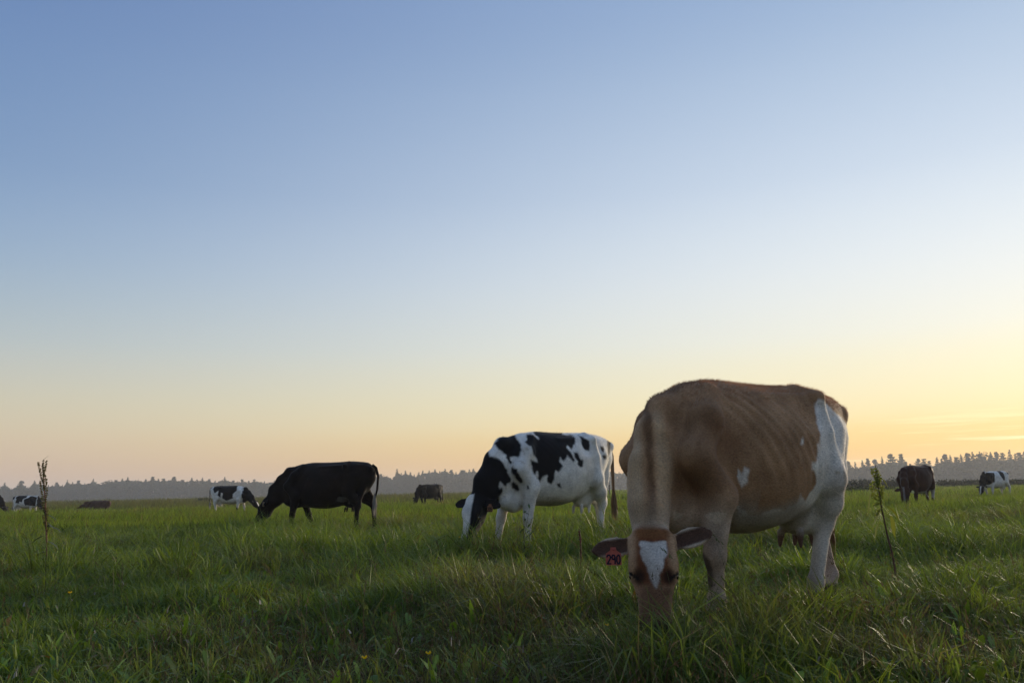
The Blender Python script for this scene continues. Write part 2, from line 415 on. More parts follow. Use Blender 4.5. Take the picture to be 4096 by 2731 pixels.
def cow_body(p, h):
    """p: pose and build. local frame: x forward, y to the animal's left, z up, feet at 0. returns vertices, quads, head frame"""
    belly = p.get('belly', 0.0); wid = p.get('wid', 1.0); bony = p.get('bony', 0.5)
    P = Vector(p['poll']); D = Vector(p['face']).normalized()
    Nn = Vector(p.get('brow', (1, 0, 0.2))); Nn = (Nn - D * Nn.dot(D)).normalized(); S = Nn.cross(D)     # S: animal's left
    muz = P + D * 0.55
    feet = p['feet']                     # fl, fr, hl, hr as (x, y)
    xs = [P.x, muz.x] + [f[0] for f in feet] + [0.9, -1.0]; ys = [P.y, muz.y]
    lo = (min(xs) - 0.25, min(ys + [-0.5]) - 0.27, -0.02); hi = (max(xs) + 0.25, max(ys + [0.5]) + 0.27, 1.5)
    f = Field(lo, hi, h)
    # trunk
    def disp(X, Y, Z):
        """rib shading relief and spine knobs"""
        q = X - 0.55 * (Z - 0.9) - 0.5 * (Z - .95) ** 2
        ph = q / 0.088 * 2 * math.pi + 0.9 * np.sin(q * 9.0)
        win = sstep(-0.36, -0.10, q) * sstep(0.50, 0.24, q) * sstep(0.68, 0.92, Z) * sstep(1.33, 1.24, Z)
        d = 0.0036 * bony * np.sin(ph) * win * (.65 + .35 * np.sin(q * 14 + Z * 5))
        d = d + 0.0018 * bony * np.sin(X / 0.075 * 2 * math.pi + 2 * np.sin(X * 11)) * sstep(0.04, 0.0, np.abs(Y)) * sstep(1.2, 1.3, Z) * sstep(.3, .1, X)
        return d
    b = belly
    st = [(-0.92, 1.17, 1.00, .05, S_RUMP), (-0.88, 1.265, .93, .115 * wid, S_RUMP), (-0.78, 1.345, .80, .165 * wid, S_RUMP), (-0.60, 1.370, .70, .218 * wid, S_RUMP),
          (-0.42, 1.380, .615 - .5 * b, .280 * wid, S_LOIN), (-0.20, 1.372, .545 - b, .330 * wid, S_LOIN), (0.05, 1.368, .515 - b, .350 * wid, S_BARREL),
          (0.28, 1.373, .525 - .8 * b, .315 * wid, S_BARREL), (0.48, 1.352, .55 - .4 * b, .250 * wid, S_CHEST), (0.64, 1.290, .565, .195 * wid, S_CHEST),
          (0.77, 1.20, .62, .135 * wid, S_CHEST), (0.87, 1.06, .74, .06 * wid, S_CHEST)]
    f.loft((0, 0, 0), (1, 0, 0), (0, 0, 1), (0, 1, 0), st, 0.03, disp)
    hk = p.get('hook', -0.40)
    for sgn in (1, -1):
        # hook and pin bones, hollow of the flank
        f.cone((hk - .03, sgn * .08, 1.345), (hk, sgn * .250 * wid, 1.283), .035, .038, 0.045)
        f.chain([(hk - .01, sgn * .245 * wid, 1.27), (hk - .05, sgn * .262 * wid, 1.08), (-.43, sgn * .262 * wid, .88)], [.026, .022, .040], 0.05)
        f.ell((-0.87, sgn * .105, 1.215), (.05, .035, .05), 0.05)
        f.ell((hk + .17, sgn * .37 * wid, 1.19), (.11, .09, .085), 0.08, cut=True)
        f.ell((hk - .25, sgn * .325 * wid, 1.20), (.14, .075, .075), 0.08, cut=True)
        # shoulder blade and upper arm
        f.chain([(0.47, sgn * .105, 1.275), (0.60, sgn * .182, 1.12), (0.71, sgn * .195, .93)], [.060, .084, .086], 0.05)
        f.cone((hk + .02, sgn * .205 * wid, 1.285), (.12, sgn * .19 * wid, 1.262), .022, .016, 0.05)
        f.cone((0.73, sgn * .200, .93), (0.56, sgn * .215, .74), .085, .085, 0.05)
        f.ell((0.34, sgn * .35, 1.08), (.035, .06, .22), 0.06, axes=((1, 0, .45), (0, 1, 0), (-.45, 0, 1)), cut=True)
        # haunch
        f.cone((-0.58, sgn * .12 * wid, 1.08), (-0.46, sgn * .195 * wid, .84), .14, .105, 0.07)
        f.cone((-0.77, sgn * .085 * wid, 1.06), (-0.68, sgn * .12 * wid, .80), .080, .062, 0.06)
    # brisket
    br = p.get('brisket', .62); f.chain([(0.84, 0, .80), (0.78, 0, br + .08), (0.66, 0, br + .04), (.46, 0, br + .06)], [.06, .075, .07, .06], 0.10)
    # neck: crest, middle and throat strands
    sh = Vector((0.54, 0, 1.235))
    crest = [Vector(q) for q in p['crest']]
    thr = [Vector(q) for q in p['throat']]
    nr = p.get('neck_r', 1.0)
    f.chain([sh] + crest + [P - Nn * 0.07], [.085 * nr] + [(.080 - .010 * i / max(len(crest) - 1, 1)) * nr for i in range(len(crest))] + [.068 * nr], 0.07)
    f.chain([Vector((0.72, 0, .84))] + thr + [P + D * 0.13 - Nn * 0.17], [.11 * nr] + [(.085 - .01 * i) * nr for i in range(len(thr))] + [.06 * nr], 0.09)
    mid = [(crest[min(i, len(crest) - 1)] + thr[min(i, len(thr) - 1)]) * 0.5 for i in range(max(len(crest), len(thr)))]
    f.chain([Vector((0.64, 0, 1.04))] + mid + [P + D * 0.06 - Nn * 0.12], [.14 * nr] + [(.098 - .008 * i) * nr for i in range(len(mid))] + [.075 * nr], 0.07)
    # head
    hs = p.get('head', 1.0)
    hst = [(-.055, -.02, -.10, .045, S_HEAD), (-.025, .008, -.135, .085, S_HEAD), (.02, .018, -.165, .103, S_HEAD), (.09, .020, -.20, .110, S_HEAD), (.155, .018, -.222, .114, S_HEAD),
           (.205, .008, -.222, .110, S_HEAD), (.26, -.004, -.198, .094, S_HEAD), (.33, -.012, -.165, .080, S_HEAD), (.40, -.014, -.142, .075, S_HEAD), (.45, -.012, -.134, .080, S_HEAD),
           (.49, -.022, -.125, .074, S_HEAD), (.515, -.04, -.105, .045, S_HEAD)]
    hst = [(a * hs, t_ * hs, b_ * hs, w_ * hs * p.get('head_w', 1.0), s_) for a, t_, b_, w_, s_ in hst]
    f.loft(P, D, Nn, S, hst, 0.035)
    for sgn, ed in zip((1, -1), p.get('ears', ((-.1, 0.1), (-.1, 0.1)))):
        # ed: droop along the face (+ down), forward along the brow
        e = (S * sgn + D * ed[0] + Nn * ed[1]).normalized()
        base = P + (D * 0.030 - Nn * 0.062 + S * sgn * 0.085) * hs
        wd = (D - e * D.dot(e)).normalized(); tn = e.cross(wd).normalized()
        if tn.dot(Nn) < 0: tn = -tn
        f.cone(base, base + e * .06 * hs, .044 * hs, .030 * hs, 0.035)
        th_ = max(.017 * hs, h * 1.1)
        f.ell(base + e * .112 * hs, (.092 * hs, .060 * hs, th_), 0.018, axes=(e, wd, tn)); f.ell(base + (e * .165 + wd * .006) * hs, (.070 * hs, .042 * hs, th_ * .9), 0.02, axes=(e, wd, tn))
        f.ell(base + e * .120 * hs + tn * (th_ * 1.0), (.098 * hs, .044 * hs, th_ * 1.15), 0.010, axes=(e, wd, tn), cut=True)
        # brow and cheek
        f.ell(P + (D * .150 + S * sgn * .095 - Nn * .010) * hs, (.05 * hs, .022 * hs, .022 * hs), 0.03, axes=(D, S, Nn))
        f.ell(P + (D * .208 + S * sgn * .103 - Nn * .045) * hs, (.030 * hs, .016 * hs, .022 * hs), 0.02, axes=(D, S, Nn))
        f.ell(P + (D * .485 + S * sgn * .048 - Nn * .035) * hs, (.022 * hs, .012 * hs, .012 * hs), 0.012, axes=(D, S, Nn), cut=True)
    # legs
    z0 = p.get('z0', 0.0); lz = lambda z: z0 + z * (1 - z0 / .72)      # stocky animals stand on shorter legs
    for i, (fx, fy) in enumerate(feet if not p.get('lying') else ()):
        sgn = 1 if i % 2 == 0 else -1; lift = p.get('lift', (0, 0, 0, 0))[i]
        if i < 2:
            E = Vector((0.575, sgn * .20, .71)); K = Vector((0.575 * .45 + fx * .55 + .012, sgn * .20 * .45 + fy * .55, lz(.40))); T = Vector((fx, fy, lz(.145))); H = Vector((fx + .035, fy, z0 + .03))
            f.chain([E, K], [.092, .050], 0.06); f.ell(K, (.058, .050, .070), 0.025)
            f.chain([K, T], [.046, .038], 0.03)
        else:
            G = Vector((-.46, sgn * .21 * wid, .80)); kx = -.46 * .25 + fx * .75 - .075
            K = Vector((kx, sgn * .21 * .3 + fy * .7, lz(.53))); T = Vector((fx - .01, fy, lz(.155))); H = Vector((fx + .035, fy, z0 + .03))
            A = G.lerp(K, .5) + Vector((-.02, 0, .0))
            f.chain([G, A, K], [.105, .078, .052], 0.055); f.ell(K + Vector((-.025, 0, .02)), (.052, .043, .07), 0.04)
            f.cone(Vector((-.72, sgn * .12, .86)), K + Vector((-.035, 0, .06)), .055, .025, 0.045)
            f.chain([K, T], [.047, .040], 0.035)
        f.ell(T, (.047, .045, .05), 0.025); f.cone(T, H + Vector((0, 0, .03)), .038, .045, 0.025)
        f.cone(H + Vector((.005, .022, -.0)), H + Vector((-.02, .022, .045)), .036, .034, 0.012); f.cone(H + Vector((.005, -.022, -.0)), H + Vector((-.02, -.022, .045)), .036, .034, 0.012)
    if p.get('lying'):
        for sgn in (1, -1):
            f.chain([(.56, sgn * .2, .70), (.84, sgn * .23, .52), (.62, sgn * .25, .48)], [.09, .055, .04], .05)
            f.chain([(-.46, sgn * .24, .78), (-.22, sgn * .36, .60), (-.55, sgn * .38, .50), (-.28, sgn * .42, .47)], [.12, .09, .05, .04], .05)
    # udder
    u = p.get('udder', 1.0)
    if u > 0:
        f.ell((-.45, 0, .64), (.19 * u, .14 * u, .17 * u), 0.05)
        for ux, uy in ((-.36, .07), (-.36, -.07), (-.50, .06), (-.50, -.06)):
            f.cone((ux, uy * u, .50), (ux + .012, uy * u * 1.1, .50 - .085 * u), .024, max(.011, h), 0.018)
    V, Q = f.surface(p.get('relax', 2))
    return V, Q, (P, D, Nn, S, hs)


def head_uvw(V, fr):
    P, D, Nn, S, hs = fr; q = (V - np.array(P)) / hs
    return q @ np.array(D), q @ np.array(Nn), q @ np.array(S)


def mixc(a, b, t):
    return a + (np.asarray(b) - a) * t[:, None]


def normals_of(V, Q):
    n = np.cross(V[Q[:, 2]] - V[Q[:, 0]], V[Q[:, 3]] - V[Q[:, 1]]); N = np.zeros_like(V)
    for a in range(4): np.add.at(N, Q[:, a], n)
    return N / (np.linalg.norm(N, axis=1, keepdims=True) + 1e-12)


def make_cow(name, pose, coat, h, loc, rz, s=1.0, label='', group=None, fur=0, fur_len=.014, tail=True, tail_pts=None, tail_col=(.02, .015, .012), tuft_col=None, eye_r=.021, ear_tag=None):
    root = empty(name, loc, rz, s)
    tag(root, label, 'cow', group)
    V, Q, fr = cow_body(pose, h)
    C = coat(V, fr)
    body = obj('body', mesh_from('body', V, Q, C), M_COAT, root)
    P, D, Nn, S, hs = fr
    for sgn in (1, -1):
        c = P + (D * .212 + S * sgn * .1035 - Nn * .036) * hs
        m = MB(); ico = []
        for i in range(7):
            a = math.pi * i / 6
            for j in range(10): ico.append(c + Vector((math.sin(a) * math.cos(j * .6283), math.sin(a) * math.sin(j * .6283), math.cos(a))) * eye_r * hs)
        m.add(ico, [(i * 10 + j, i * 10 + (j + 1) % 10, (i + 1) * 10 + (j + 1) % 10, (i + 1) * 10 + j) for i in range(6) for j in range(10)])
        m.build('eye', M_EYE, root)
    if ear_tag:
        sgn, col, txt, ink = ear_tag; ed = pose.get('ears', ((-.1, .1), (-.1, .1)))[0 if sgn > 0 else 1]
        e = (S * sgn + D * ed[0] + Nn * ed[1]).normalized(); top = P + (D * .045 - Nn * .045 + S * sgn * .085) * hs + e * .118 * hs
        fw = Vector((Nn.x, Nn.y, 0)).normalized(); sd = Vector((-fw.y, fw.x, 0)); q = .036
        prof = [(-.35, .25), (.35, .25), (.42, -.15), (1.0, -.55), (1.05, -1.95), (.95, -2.05), (-.95, -2.05), (-1.05, -1.95), (-1.0, -.55), (-.42, -.15)]
        m = MB(); n = len(prof); fr_ = [top + fw * .020 + sd * a * q + Vector((0, 0, b * q)) - fw * (.0012 * a * a) for a, b in prof]; bk = [v - fw * .003 for v in fr_]
        m.add(fr_ + bk, [tuple(range(n)), tuple(range(2 * n - 1, n - 1, -1))] + [(i, (i + 1) % n, n + (i + 1) % n, n + i) for i in range(n)])
        tg = m.build('ear_tag', plain_material('tag_plastic', col, .45, .4, .15, 40), root, smooth=False)
        m = MB(); m.tube([top + fw * .03, top - fw * .012], .006, 8); m.build('stud', bpy.data.materials['tag_plastic'] if False else tg.data.materials[0], tg)
        G = {'2': [(0, .8), (.2, 1), (.7, 1), (.9, .8), (.85, .6), (.1, .05), (0, 0), (.95, 0)], '9': [(.85, .75), (.65, 1), (.25, 1), (.05, .75), (.2, .52), (.6, .5), (.85, .75), (.85, .3), (.8, 0)],
             '0': [(.45, 1), (.1, .8), (.05, .3), (.3, 0), (.65, 0), (.9, .3), (.9, .75), (.65, 1), (.4, 1)], '5': [(.9, 1), (.15, 1), (.1, .55), (.6, .6), (.9, .35), (.7, .05), (.05, .0)]}
        if txt:
            m = MB()
            for k, ch in enumerate(txt):
                pts = [top + fw * .0212 + sd * ((k - 1) * .62 + (a - .45) * .5) * q + Vector((0, 0, (-1.85 + b * 1.1) * q)) for a, b in G[ch]]
                for p0, p1 in zip(pts, pts[1:]):
                    dd = (p1 - p0).normalized(); nn = fw.cross(dd) * .0035; m.add([p0 - nn - dd * .002, p0 + nn - dd * .002, p1 + nn + dd * .002, p1 - nn + dd * .002], [(0, 1, 2, 3)])
            m.build('number', plain_material('tag_ink', ink, .6, .2, .1), tg, smooth=False)
    if tail:
        tp = tail_pts or [(-.86, 0, 1.29), (-.93, 0, 1.25), (-.965, 0, 1.12), (-.965, .0, .9), (-.955, .01, .72), (-.95, .01, .6)]
        m = MB(); n = len(tp); m.tube(tp, [.035, .032] + [.026 - .011 * i / max(n - 3, 1) for i in range(n - 2)], 8, tail_col)
        tl = m.build('tail', M_COAT, root)
        # switch of long hair at the end
        e = Vector(tp[-1]); m = MB(); rg = random.Random(3)
        for k in range(90):
            a = rg.uniform(0, 6.28); r = rg.uniform(0, .024); L = rg.uniform(.22, .36)
            b = e + Vector((math.cos(a) * r * .6, math.sin(a) * r * .6, rg.uniform(0, .14))); md = b + Vector((math.cos(a) * .03, math.sin(a) * .03, -L * .5)); en = b + Vector((math.cos(a) * r * 1.1, math.sin(a) * r * 1.1, -L))
            w = Vector((-math.sin(a), math.cos(a), 0)) * .006
            m.add([b - w, b + w, md + w, md - w, en], [(0, 1, 2, 3), (3, 2, 4)], tuft_col or tail_col)
        tag(m.build('tail_switch', M_FUR, tl), kind='stuff')
    if fur:
        rg = np.random.default_rng(11); Nv = normals_of(V, Q)
        ar = np.linalg.norm(np.cross(V[Q[:, 2]] - V[Q[:, 0]], V[Q[:, 3]] - V[Q[:, 1]]), axis=1); k = rg.choice(len(Q), fur, p=ar / ar.sum())
        w4 = rg.dirichlet((1, 1, 1, 1), fur); q = Q[k]
        B = (V[q] * w4[:, :, None]).sum(1); N_ = (Nv[q] * w4[:, :, None]).sum(1); N_ /= np.linalg.norm(N_, axis=1, keepdims=True) + 1e-9
        Cc = (C[q] * w4[:, :, None]).sum(1)
        u, v, w = head_uvw(B, fr); ear = (np.abs(w) > .12) & (u < .2) & (u > -.25); onh = (u > -.05) & (np.abs(w) < .14) & (v > -.26) & (v < .05)
        lay = np.tile(np.array([-.75, 0, -.65]), (fur, 1)); lay[onh] = np.array(D); lay[ear] = np.array(S) * np.sign(w[ear])[:, None]
        lay = lay - N_ * (lay * N_).sum(1, keepdims=True); lay /= np.linalg.norm(lay, axis=1, keepdims=True) + 1e-9
        topl = sstep(1.17, 1.28, B[:, 2]) * sstep(.2, .7, N_[:, 2]); L = fur_len * (1 + .9 * topl) * rg.uniform(.5, 1.3, fur) * np.where(B[:, 2] < .45, .7, 1.0) * np.where(onh, .75, 1.0)
        up = rg.uniform(.25, .6, fur) + topl * rg.uniform(.2, .9, fur); dr = lay + N_ * up[:, None] + rg.normal(0, .18, (fur, 3)); dr /= np.linalg.norm(dr, axis=1, keepdims=True)
        sd = np.cross(dr, N_); sd /= np.linalg.norm(sd, axis=1, keepdims=True) + 1e-9
        wd = .0012; VV = np.empty((fur * 3, 3)); VV[0::3] = B - sd * wd - N_ * .002; VV[1::3] = B + sd * wd - N_ * .002; VV[2::3] = B + dr * L[:, None]
        cc = np.repeat(Cc * rg.uniform(.8, 1.25, (fur, 1)), 3, 0)
        tag(obj('coat_hair', mesh_from('coat_hair', VV, np.arange(fur * 3).reshape(-1, 3), cc, smooth=False), M_FUR, root), kind='stuff')
    return root, V, Q, C, fr


# ------------------------------------------------------------------ coats
def patchwork(V, polys, c=0.0, e=0.0, seed=1, edge=.016, rough=.022, mirror=True):
    """1 inside hair patches whose outlines are given on the animal's flank; the hidden flank gets its own shifted set"""
    a = V[:, 0] + c * V[:, 1]; z = V[:, 2] + e * V[:, 1]
    if mirror:
        far = V[:, 1] < -.02
        a = np.where(far, V[:, 0] - c * V[:, 1] + .09, a); z = np.where(far, V[:, 2] - e * V[:, 1] - .03, z)
    nz = vnoise(V, 22, seed, 2) * rough
    d = np.full(len(V), 1e3)
    for p in polys: d = np.minimum(d, poly_sd(a, z, p))
    return sstep(edge, -edge, d + nz)


def blob(V, c, r, seed=0, rough=.02, edge=.012):
    q = (V - np.array(c)) / np.array(r); d = (np.linalg.norm(q, axis=1) - 1) * min(r)
    return sstep(edge, -edge, d + vnoise(V, 20, seed, 2) * rough)


def muzzle(C, V, fr, col, white=None):
    u, v, w = head_uvw(V, fr); on = (np.abs(w) < .13) & (v > -.27) & (v < .06)
    return mixc(C, col, sstep(.42, .46, u) * on)


WHITE = np.array((.74, .705, .635)); BLACK = np.array((.008, .007, .008)); HOOF = np.array((.04, .03, .022))


def grime(C, V, seed, amt=.35, z0=0.0):
    """mud on the lower legs and a little staining"""
    n = vnoise(V, 9, seed, 3); g = sstep(.55, .15, V[:, 2] + .12 * n) * amt
    g2 = sstep(.1, .6, vnoise(V, 5, seed + 5, 3)) * .30 + sstep(.25, .5, vnoise(V, 26, seed + 6, 2)) * sstep(.0, .4, vnoise(V, 4, seed + 7, 2)) * .35
    C = mixc(C, C * np.array((.55, .47, .38)), np.clip(g + g2 * 1.3, 0, 1))
    return mixc(C, HOOF, sstep(.10, .07, V[:, 2] - z0))


HERO_POLYS = {
    'hip': [(-0.74,1.28),(-0.84,1.26),(-0.94,1.2),(-1.06,1.16),(-1.22,1.11),(-1.11,0.40),(-0.54,0.42),(-0.54,0.50),(-0.37,0.50),(-0.15,0.50),(0.05,0.52),(0.14,0.56),(0.11,0.64),(0.09,0.67),(0.01,0.64),(-0.11,0.62),(-0.16,0.645),(-0.33,0.655),(-0.44,0.68),(-0.5,0.73),(-0.53,0.70),(-0.64,0.78),(-0.66,0.82),(-0.62,0.87),(-0.62,0.91),(-0.68,0.91),(-0.71,1.01),(-0.73,1.09),(-0.71,1.14),(-0.7,1.22)],
    'star': [(0.15,0.91),(0.11,0.905),(0.035,0.845),(0.0,0.88),(-0.035,0.865),(-0.02,0.80),(0.045,0.765),(0.07,0.83),(0.13,0.87)],
    'mark': [(-0.54,1.03),(-0.56,1.04),(-0.56,1.0),(-0.53,1.01)],
    'elbow': [(0.13,0.8),(0.1,0.78),(0.12,0.71),(0.15,0.68),(0.16,0.74)]}


def coat_hero(V, fr):
    x, y, z = V.T; n1 = vnoise(V, 4, 3, 3); n2 = vnoise(V, 11, 4, 2)
    C = np.tile(np.array((.40, .232, .115)), (len(V), 1))
    C = mixc(C, (.255, .138, .066), np.clip(sstep(-.1, .5, n1) * .6, 0, 1))
    # dark eel stripe on back and crest, redder shoulder
    top = sstep(.07, .015, np.abs(y) + .02 * n2) * sstep(1.18, 1.30, z) * (x < .9)
    C = mixc(C, (.10, .048, .02), top * .6)
    u, v, w = head_uvw(V, fr)
    crest = sstep(.034, .006, np.abs(w + .02 * n2)) * sstep(.12, .2, v + .35) * (x > .8) * (u < -.03) * (z > .5)
    C = mixc(C, (.10, .045, .018), crest * .75)
    C = mixc(C, (.22, .105, .047), sstep(.30, .45, x) * sstep(.8, .7, x) * sstep(.85, 1.0, z) * sstep(-.2, .4, n1) * .6)
    # pale neck sides, pale legs, grey-white belly and udder
    C = mixc(C, (.53, .375, .22), sstep(.80, .90, x) * sstep(.018, .06, np.abs(w)) * (u < 0.0) * .8)
    C = mixc(C, (.17, .088, .048), sstep(.46, .64, x + .04 * n1) * sstep(.86, .76, x) * sstep(.62, .82, z) * sstep(1.26, .98, z + .05 * n1) * (np.abs(y) < .3) * .45)  # dark red-brown shoulder and chest, partly shade beside the neck painted into the coat
    leg = sstep(.80, .56, z + .05 * n1) * (x > .3)
    C = mixc(C, (.52, .42, .32), leg * .85)
    C = mixc(C, (.44, .36, .28), sstep(.72, .60, z + .06 * n1) * (x < .45) * .8)
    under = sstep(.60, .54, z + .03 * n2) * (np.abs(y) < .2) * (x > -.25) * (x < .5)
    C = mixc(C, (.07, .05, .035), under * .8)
    wp = patchwork(V, list(HERO_POLYS.values()), -1.529, 0.02, 5, edge=.012, rough=.02)
    wp = wp * ((x < .45) | (z < .6))
    C = mixc(C, WHITE * np.array((1, .98, .96)), wp)
    C = mixc(C, (.32, .265, .205), sstep(.73, .63, z + .06 * n1) * sstep(-.44, -.36, x) * sstep(.46, .40, x) * .85)
    C = mixc(C, (.62, .57, .50), sstep(-.36, -.44, x) * sstep(.92, .80, z))
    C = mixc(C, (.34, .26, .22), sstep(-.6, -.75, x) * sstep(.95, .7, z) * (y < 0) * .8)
    for ux, uy in ((-.36, .072), (-.36, -.072), (-.50, .062), (-.50, -.062)):
        C = mixc(C, (.15, .085, .06), sstep(.036, .026, np.hypot(x - ux - .006, y - uy)) * sstep(.50, .475, z) * (z > .39))
    # face
    face = sstep(-.05, -.01, u + .01 * n2) * (np.abs(w) < .13) * (v > -.30) * (v < .06)
    fc = np.tile(np.array((.43, .265, .145)), (len(V), 1))
    fc = mixc(fc, (.17, .060, .022), sstep(.112, .06, np.abs(w) + .015 * n2) * sstep(.315, .24, u))          # red-brown mask
    fc = mixc(fc, (.040, .016, .008), sstep(.045, .012, np.hypot((u - .225) * .8, np.abs(w) - .072)))             # dark round the eyes
    fc = mixc(fc, (.21, .085, .030), sstep(.050, .012, np.abs(u + .002) + .012 * n2) * sstep(.115, .06, np.abs(w)))           # forelock
    fc = mixc(fc, (.21, .108, .058), sstep(.25, .30, u) * sstep(.10, .06, np.abs(w)))
    hw = np.interp(u, [.02, .045, .06, .12, .16, .22, .285], [.0, .066, .068, .062, .045, .022, .0])
    low = .046 + .010 * np.cos(np.clip(w / .06, -1, 1) * math.pi) * .5
    bl = .80 * sstep(.008, -.008, np.abs(w - .006) - hw + .010 * n2 + .006 * vnoise(V, 60, 14, 1)) * sstep(low - .004, low + .008, u) * (v > -.06) * sstep(.29, .275, u)
    fc = mixc(fc, WHITE * .92, bl)
    fc = mixc(fc, (.012, .009, .008), sstep(.011, .005, np.abs((u - .205) - (.118 - np.abs(w)) * .8)) * (np.abs(w) > .078) * (v > -.09) * (v < .0))   # lids
    C = C + (fc - C) * face[:, None]
    C = muzzle(C, V, fr, (.15, .085, .055))
    ear = (np.abs(w) > .125) & (u < .22) & (u > -.2) & (v > -.2) & (v < .12) & (x > .6)
    ec = mixc(np.tile(np.array((.085, .044, .027)), (len(V), 1)), (.62, .50, .36), sstep(.034, .052, np.abs(u - .030 - np.where(w > 0, -.28, .20) * (np.abs(w) - .085))) * .9)
    C = np.where(ear[:, None], ec, C)
    C = grime(C, V, 2, .35, .085)
    C = mixc(C, (.03, .018, .012), blob(V, (.62, .15, .36), (.07, .05, .09), 3) * .8)
    return C


HOL_POLYS = {
    'neck': [(1.3,0.63),(1.21,0.84),(1.15,1.02),(1.06,1.14),(1.01,1.14),(0.98,1.08),(0.94,1.08),(0.84,1.04),(0.77,0.99),(0.73,0.94),(0.72,0.89),(0.67,0.84),(0.68,0.79),(0.73,0.78),(0.75,0.75),(0.81,0.78),(0.83,0.8),(0.86,0.76),(0.85,0.73),(0.81,0.74),(0.79,0.71),(0.81,0.67),(0.86,0.65),(0.86,0.59),(0.9,0.54),(0.99,0.5),(1.19,0.54)],
    'shoulder': [(0.93,1.22),(0.84,1.28),(0.74,1.36),(0.63,1.36),(0.58,1.28),(0.52,1.22),(0.51,1.16),(0.56,1.08),(0.62,1.08),(0.68,1.07),(0.66,1.02),(0.67,1.0),(0.71,1.02),(0.75,1.09),(0.79,1.13),(0.85,1.17)],
    'spotA': [(0.68,0.97),(0.65,0.97),(0.58,0.94),(0.54,0.88),(0.5,0.8),(0.53,0.79),(0.59,0.84),(0.65,0.9)],
    'spotB': [(0.68,0.8),(0.64,0.82),(0.58,0.78),(0.54,0.72),(0.57,0.69),(0.63,0.72),(0.68,0.77)],
    'saddle': [(0.35,1.42),(0.25,1.42),(0.05,1.42),(-0.14,1.42),(-0.13,1.35),(-0.19,1.34),(-0.3,1.34),(-0.35,1.3),(-0.34,1.26),(-0.29,1.19),(-0.26,1.17),(-0.21,1.21),(-0.19,1.19),(-0.25,1.15),(-0.29,1.08),(-0.31,1.04),(-0.28,1.03),(-0.23,1.07),(-0.19,1.09),(-0.17,1.05),(-0.13,1.04),(-0.08,1.08),(-0.07,1.03),(-0.12,0.99),(-0.12,0.96),(-0.08,0.95),(-0.04,0.91),(-0.0,0.93),(0.01,0.9),(0.03,0.83),(0.07,0.78),(0.12,0.8),(0.13,0.87),(0.2,0.85),(0.22,0.82),(0.25,0.81),(0.27,0.84),(0.28,0.91),(0.31,0.87),(0.34,0.89),(0.36,0.95),(0.37,1.04),(0.33,1.03),(0.27,1.02),(0.29,1.06),(0.34,1.13),(0.36,1.2),(0.41,1.2),(0.46,1.25),(0.43,1.27),(0.43,1.33),(0.37,1.34),(0.3,1.31),(0.25,1.27),(0.23,1.28),(0.3,1.33)],
    'hook': [(-0.4,1.34),(-0.47,1.32),(-0.57,1.27),(-0.58,1.19),(-0.55,1.15),(-0.49,1.17),(-0.45,1.22),(-0.43,1.28)],
    'flank': [(-0.3,1.14),(-0.35,1.14),(-0.39,1.08),(-0.44,1.04),(-0.44,0.97),(-0.39,0.96),(-0.35,1.0),(-0.36,1.04),(-0.31,1.08)],
    'spotC': [(-0.77,1.21),(-0.82,1.21),(-0.83,1.18),(-0.81,1.14),(-0.78,1.16)],
    'spotD': [(-0.79,1.1),(-0.85,1.13),(-0.86,1.07),(-0.8,1.05)],
    'belly': [(-0.02,0.78),(-0.06,0.78),(-0.08,0.74),(-0.05,0.73),(-0.02,0.75)],
    'dot': [(0.44,0.78),(0.42,0.77),(0.4,0.73),(0.43,0.73)],
    'rear': [(-0.9,1.29),(-0.97,1.34),(-0.98,1.31),(-0.95,1.18),(-0.91,1.07),(-0.88,1.1)]}


def holstein(polys, c=0.0, e=0.0, seed=1, neck_black=.95, blaze=None, leg_black=(), dirty=.3, rough=.018, blk=BLACK):
    def coat(V, fr):
        x, y, z = V.T; u, v, w = head_uvw(V, fr); n2 = vnoise(V, 12, seed + 9, 2)
        C = np.tile(WHITE, (len(V), 1)) * (1 + .06 * vnoise(V, 6, seed, 2))[:, None]
        C = mixc(C, blk, patchwork(V, polys, c, e, seed, rough=rough))
        C = mixc(C, blk, sstep(neck_black - .02, neck_black + .02, x + .03 * n2) * ((z > .3) | (x > .98)))
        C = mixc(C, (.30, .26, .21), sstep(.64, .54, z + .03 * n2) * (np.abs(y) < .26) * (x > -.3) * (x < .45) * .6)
        for cc, rr in leg_black: C = mixc(C, blk, blob(V, cc, rr, seed))
        if blaze:
            on = (u > -.06) & (np.abs(w) < .15) & (v > -.30) & (v < .06)
            fb = sstep(.012, -.012, (w - blaze[0]) - .01 * n2) * sstep(-.012, .012, (w - blaze[1]) - .01 * n2) * (u > blaze[2]) * (v > -.12)
            C = np.where((on & (fb > .02))[:, None], mixc(C, WHITE * .92, fb), C)
        return grime(C, V, seed, dirty)
    return coat


def solid(col, col2, seed, extra=()):
    def coat(V, fr):
        C = np.tile(np.array(col), (len(V), 1)); C = mixc(C, col2, sstep(-.3, .5, vnoise(V, 3, seed, 3)))
        for cc, rr, k, amt in extra: C = mixc(C, k, blob(V, cc, rr, seed, .03) * amt)
        return grime(C, V, seed, .15)
    return coat


def ground_z(x, y):
    """lie of the pasture: nearly flat, falling a little towards the far left"""
    x = np.asarray(x, float); y = np.asarray(y, float)
    P = np.stack([x.ravel(), y.ravel(), np.zeros(x.size)], 1)
    n = (vnoise(P, .35, 21, 2) * .035 + vnoise(P, 1.1, 22, 2) * .03 * sstep(40, 8, P[:, 1])).reshape(x.shape)
    n = n + .080 * np.exp(-((x - 1.30) ** 2 + (y - 4.55) ** 2) / 1.2 ** 2)
    return n - .10 * sstep(18, 45, y) - .18 * sstep(40, 62, y) * sstep(0, -14, x) - .02


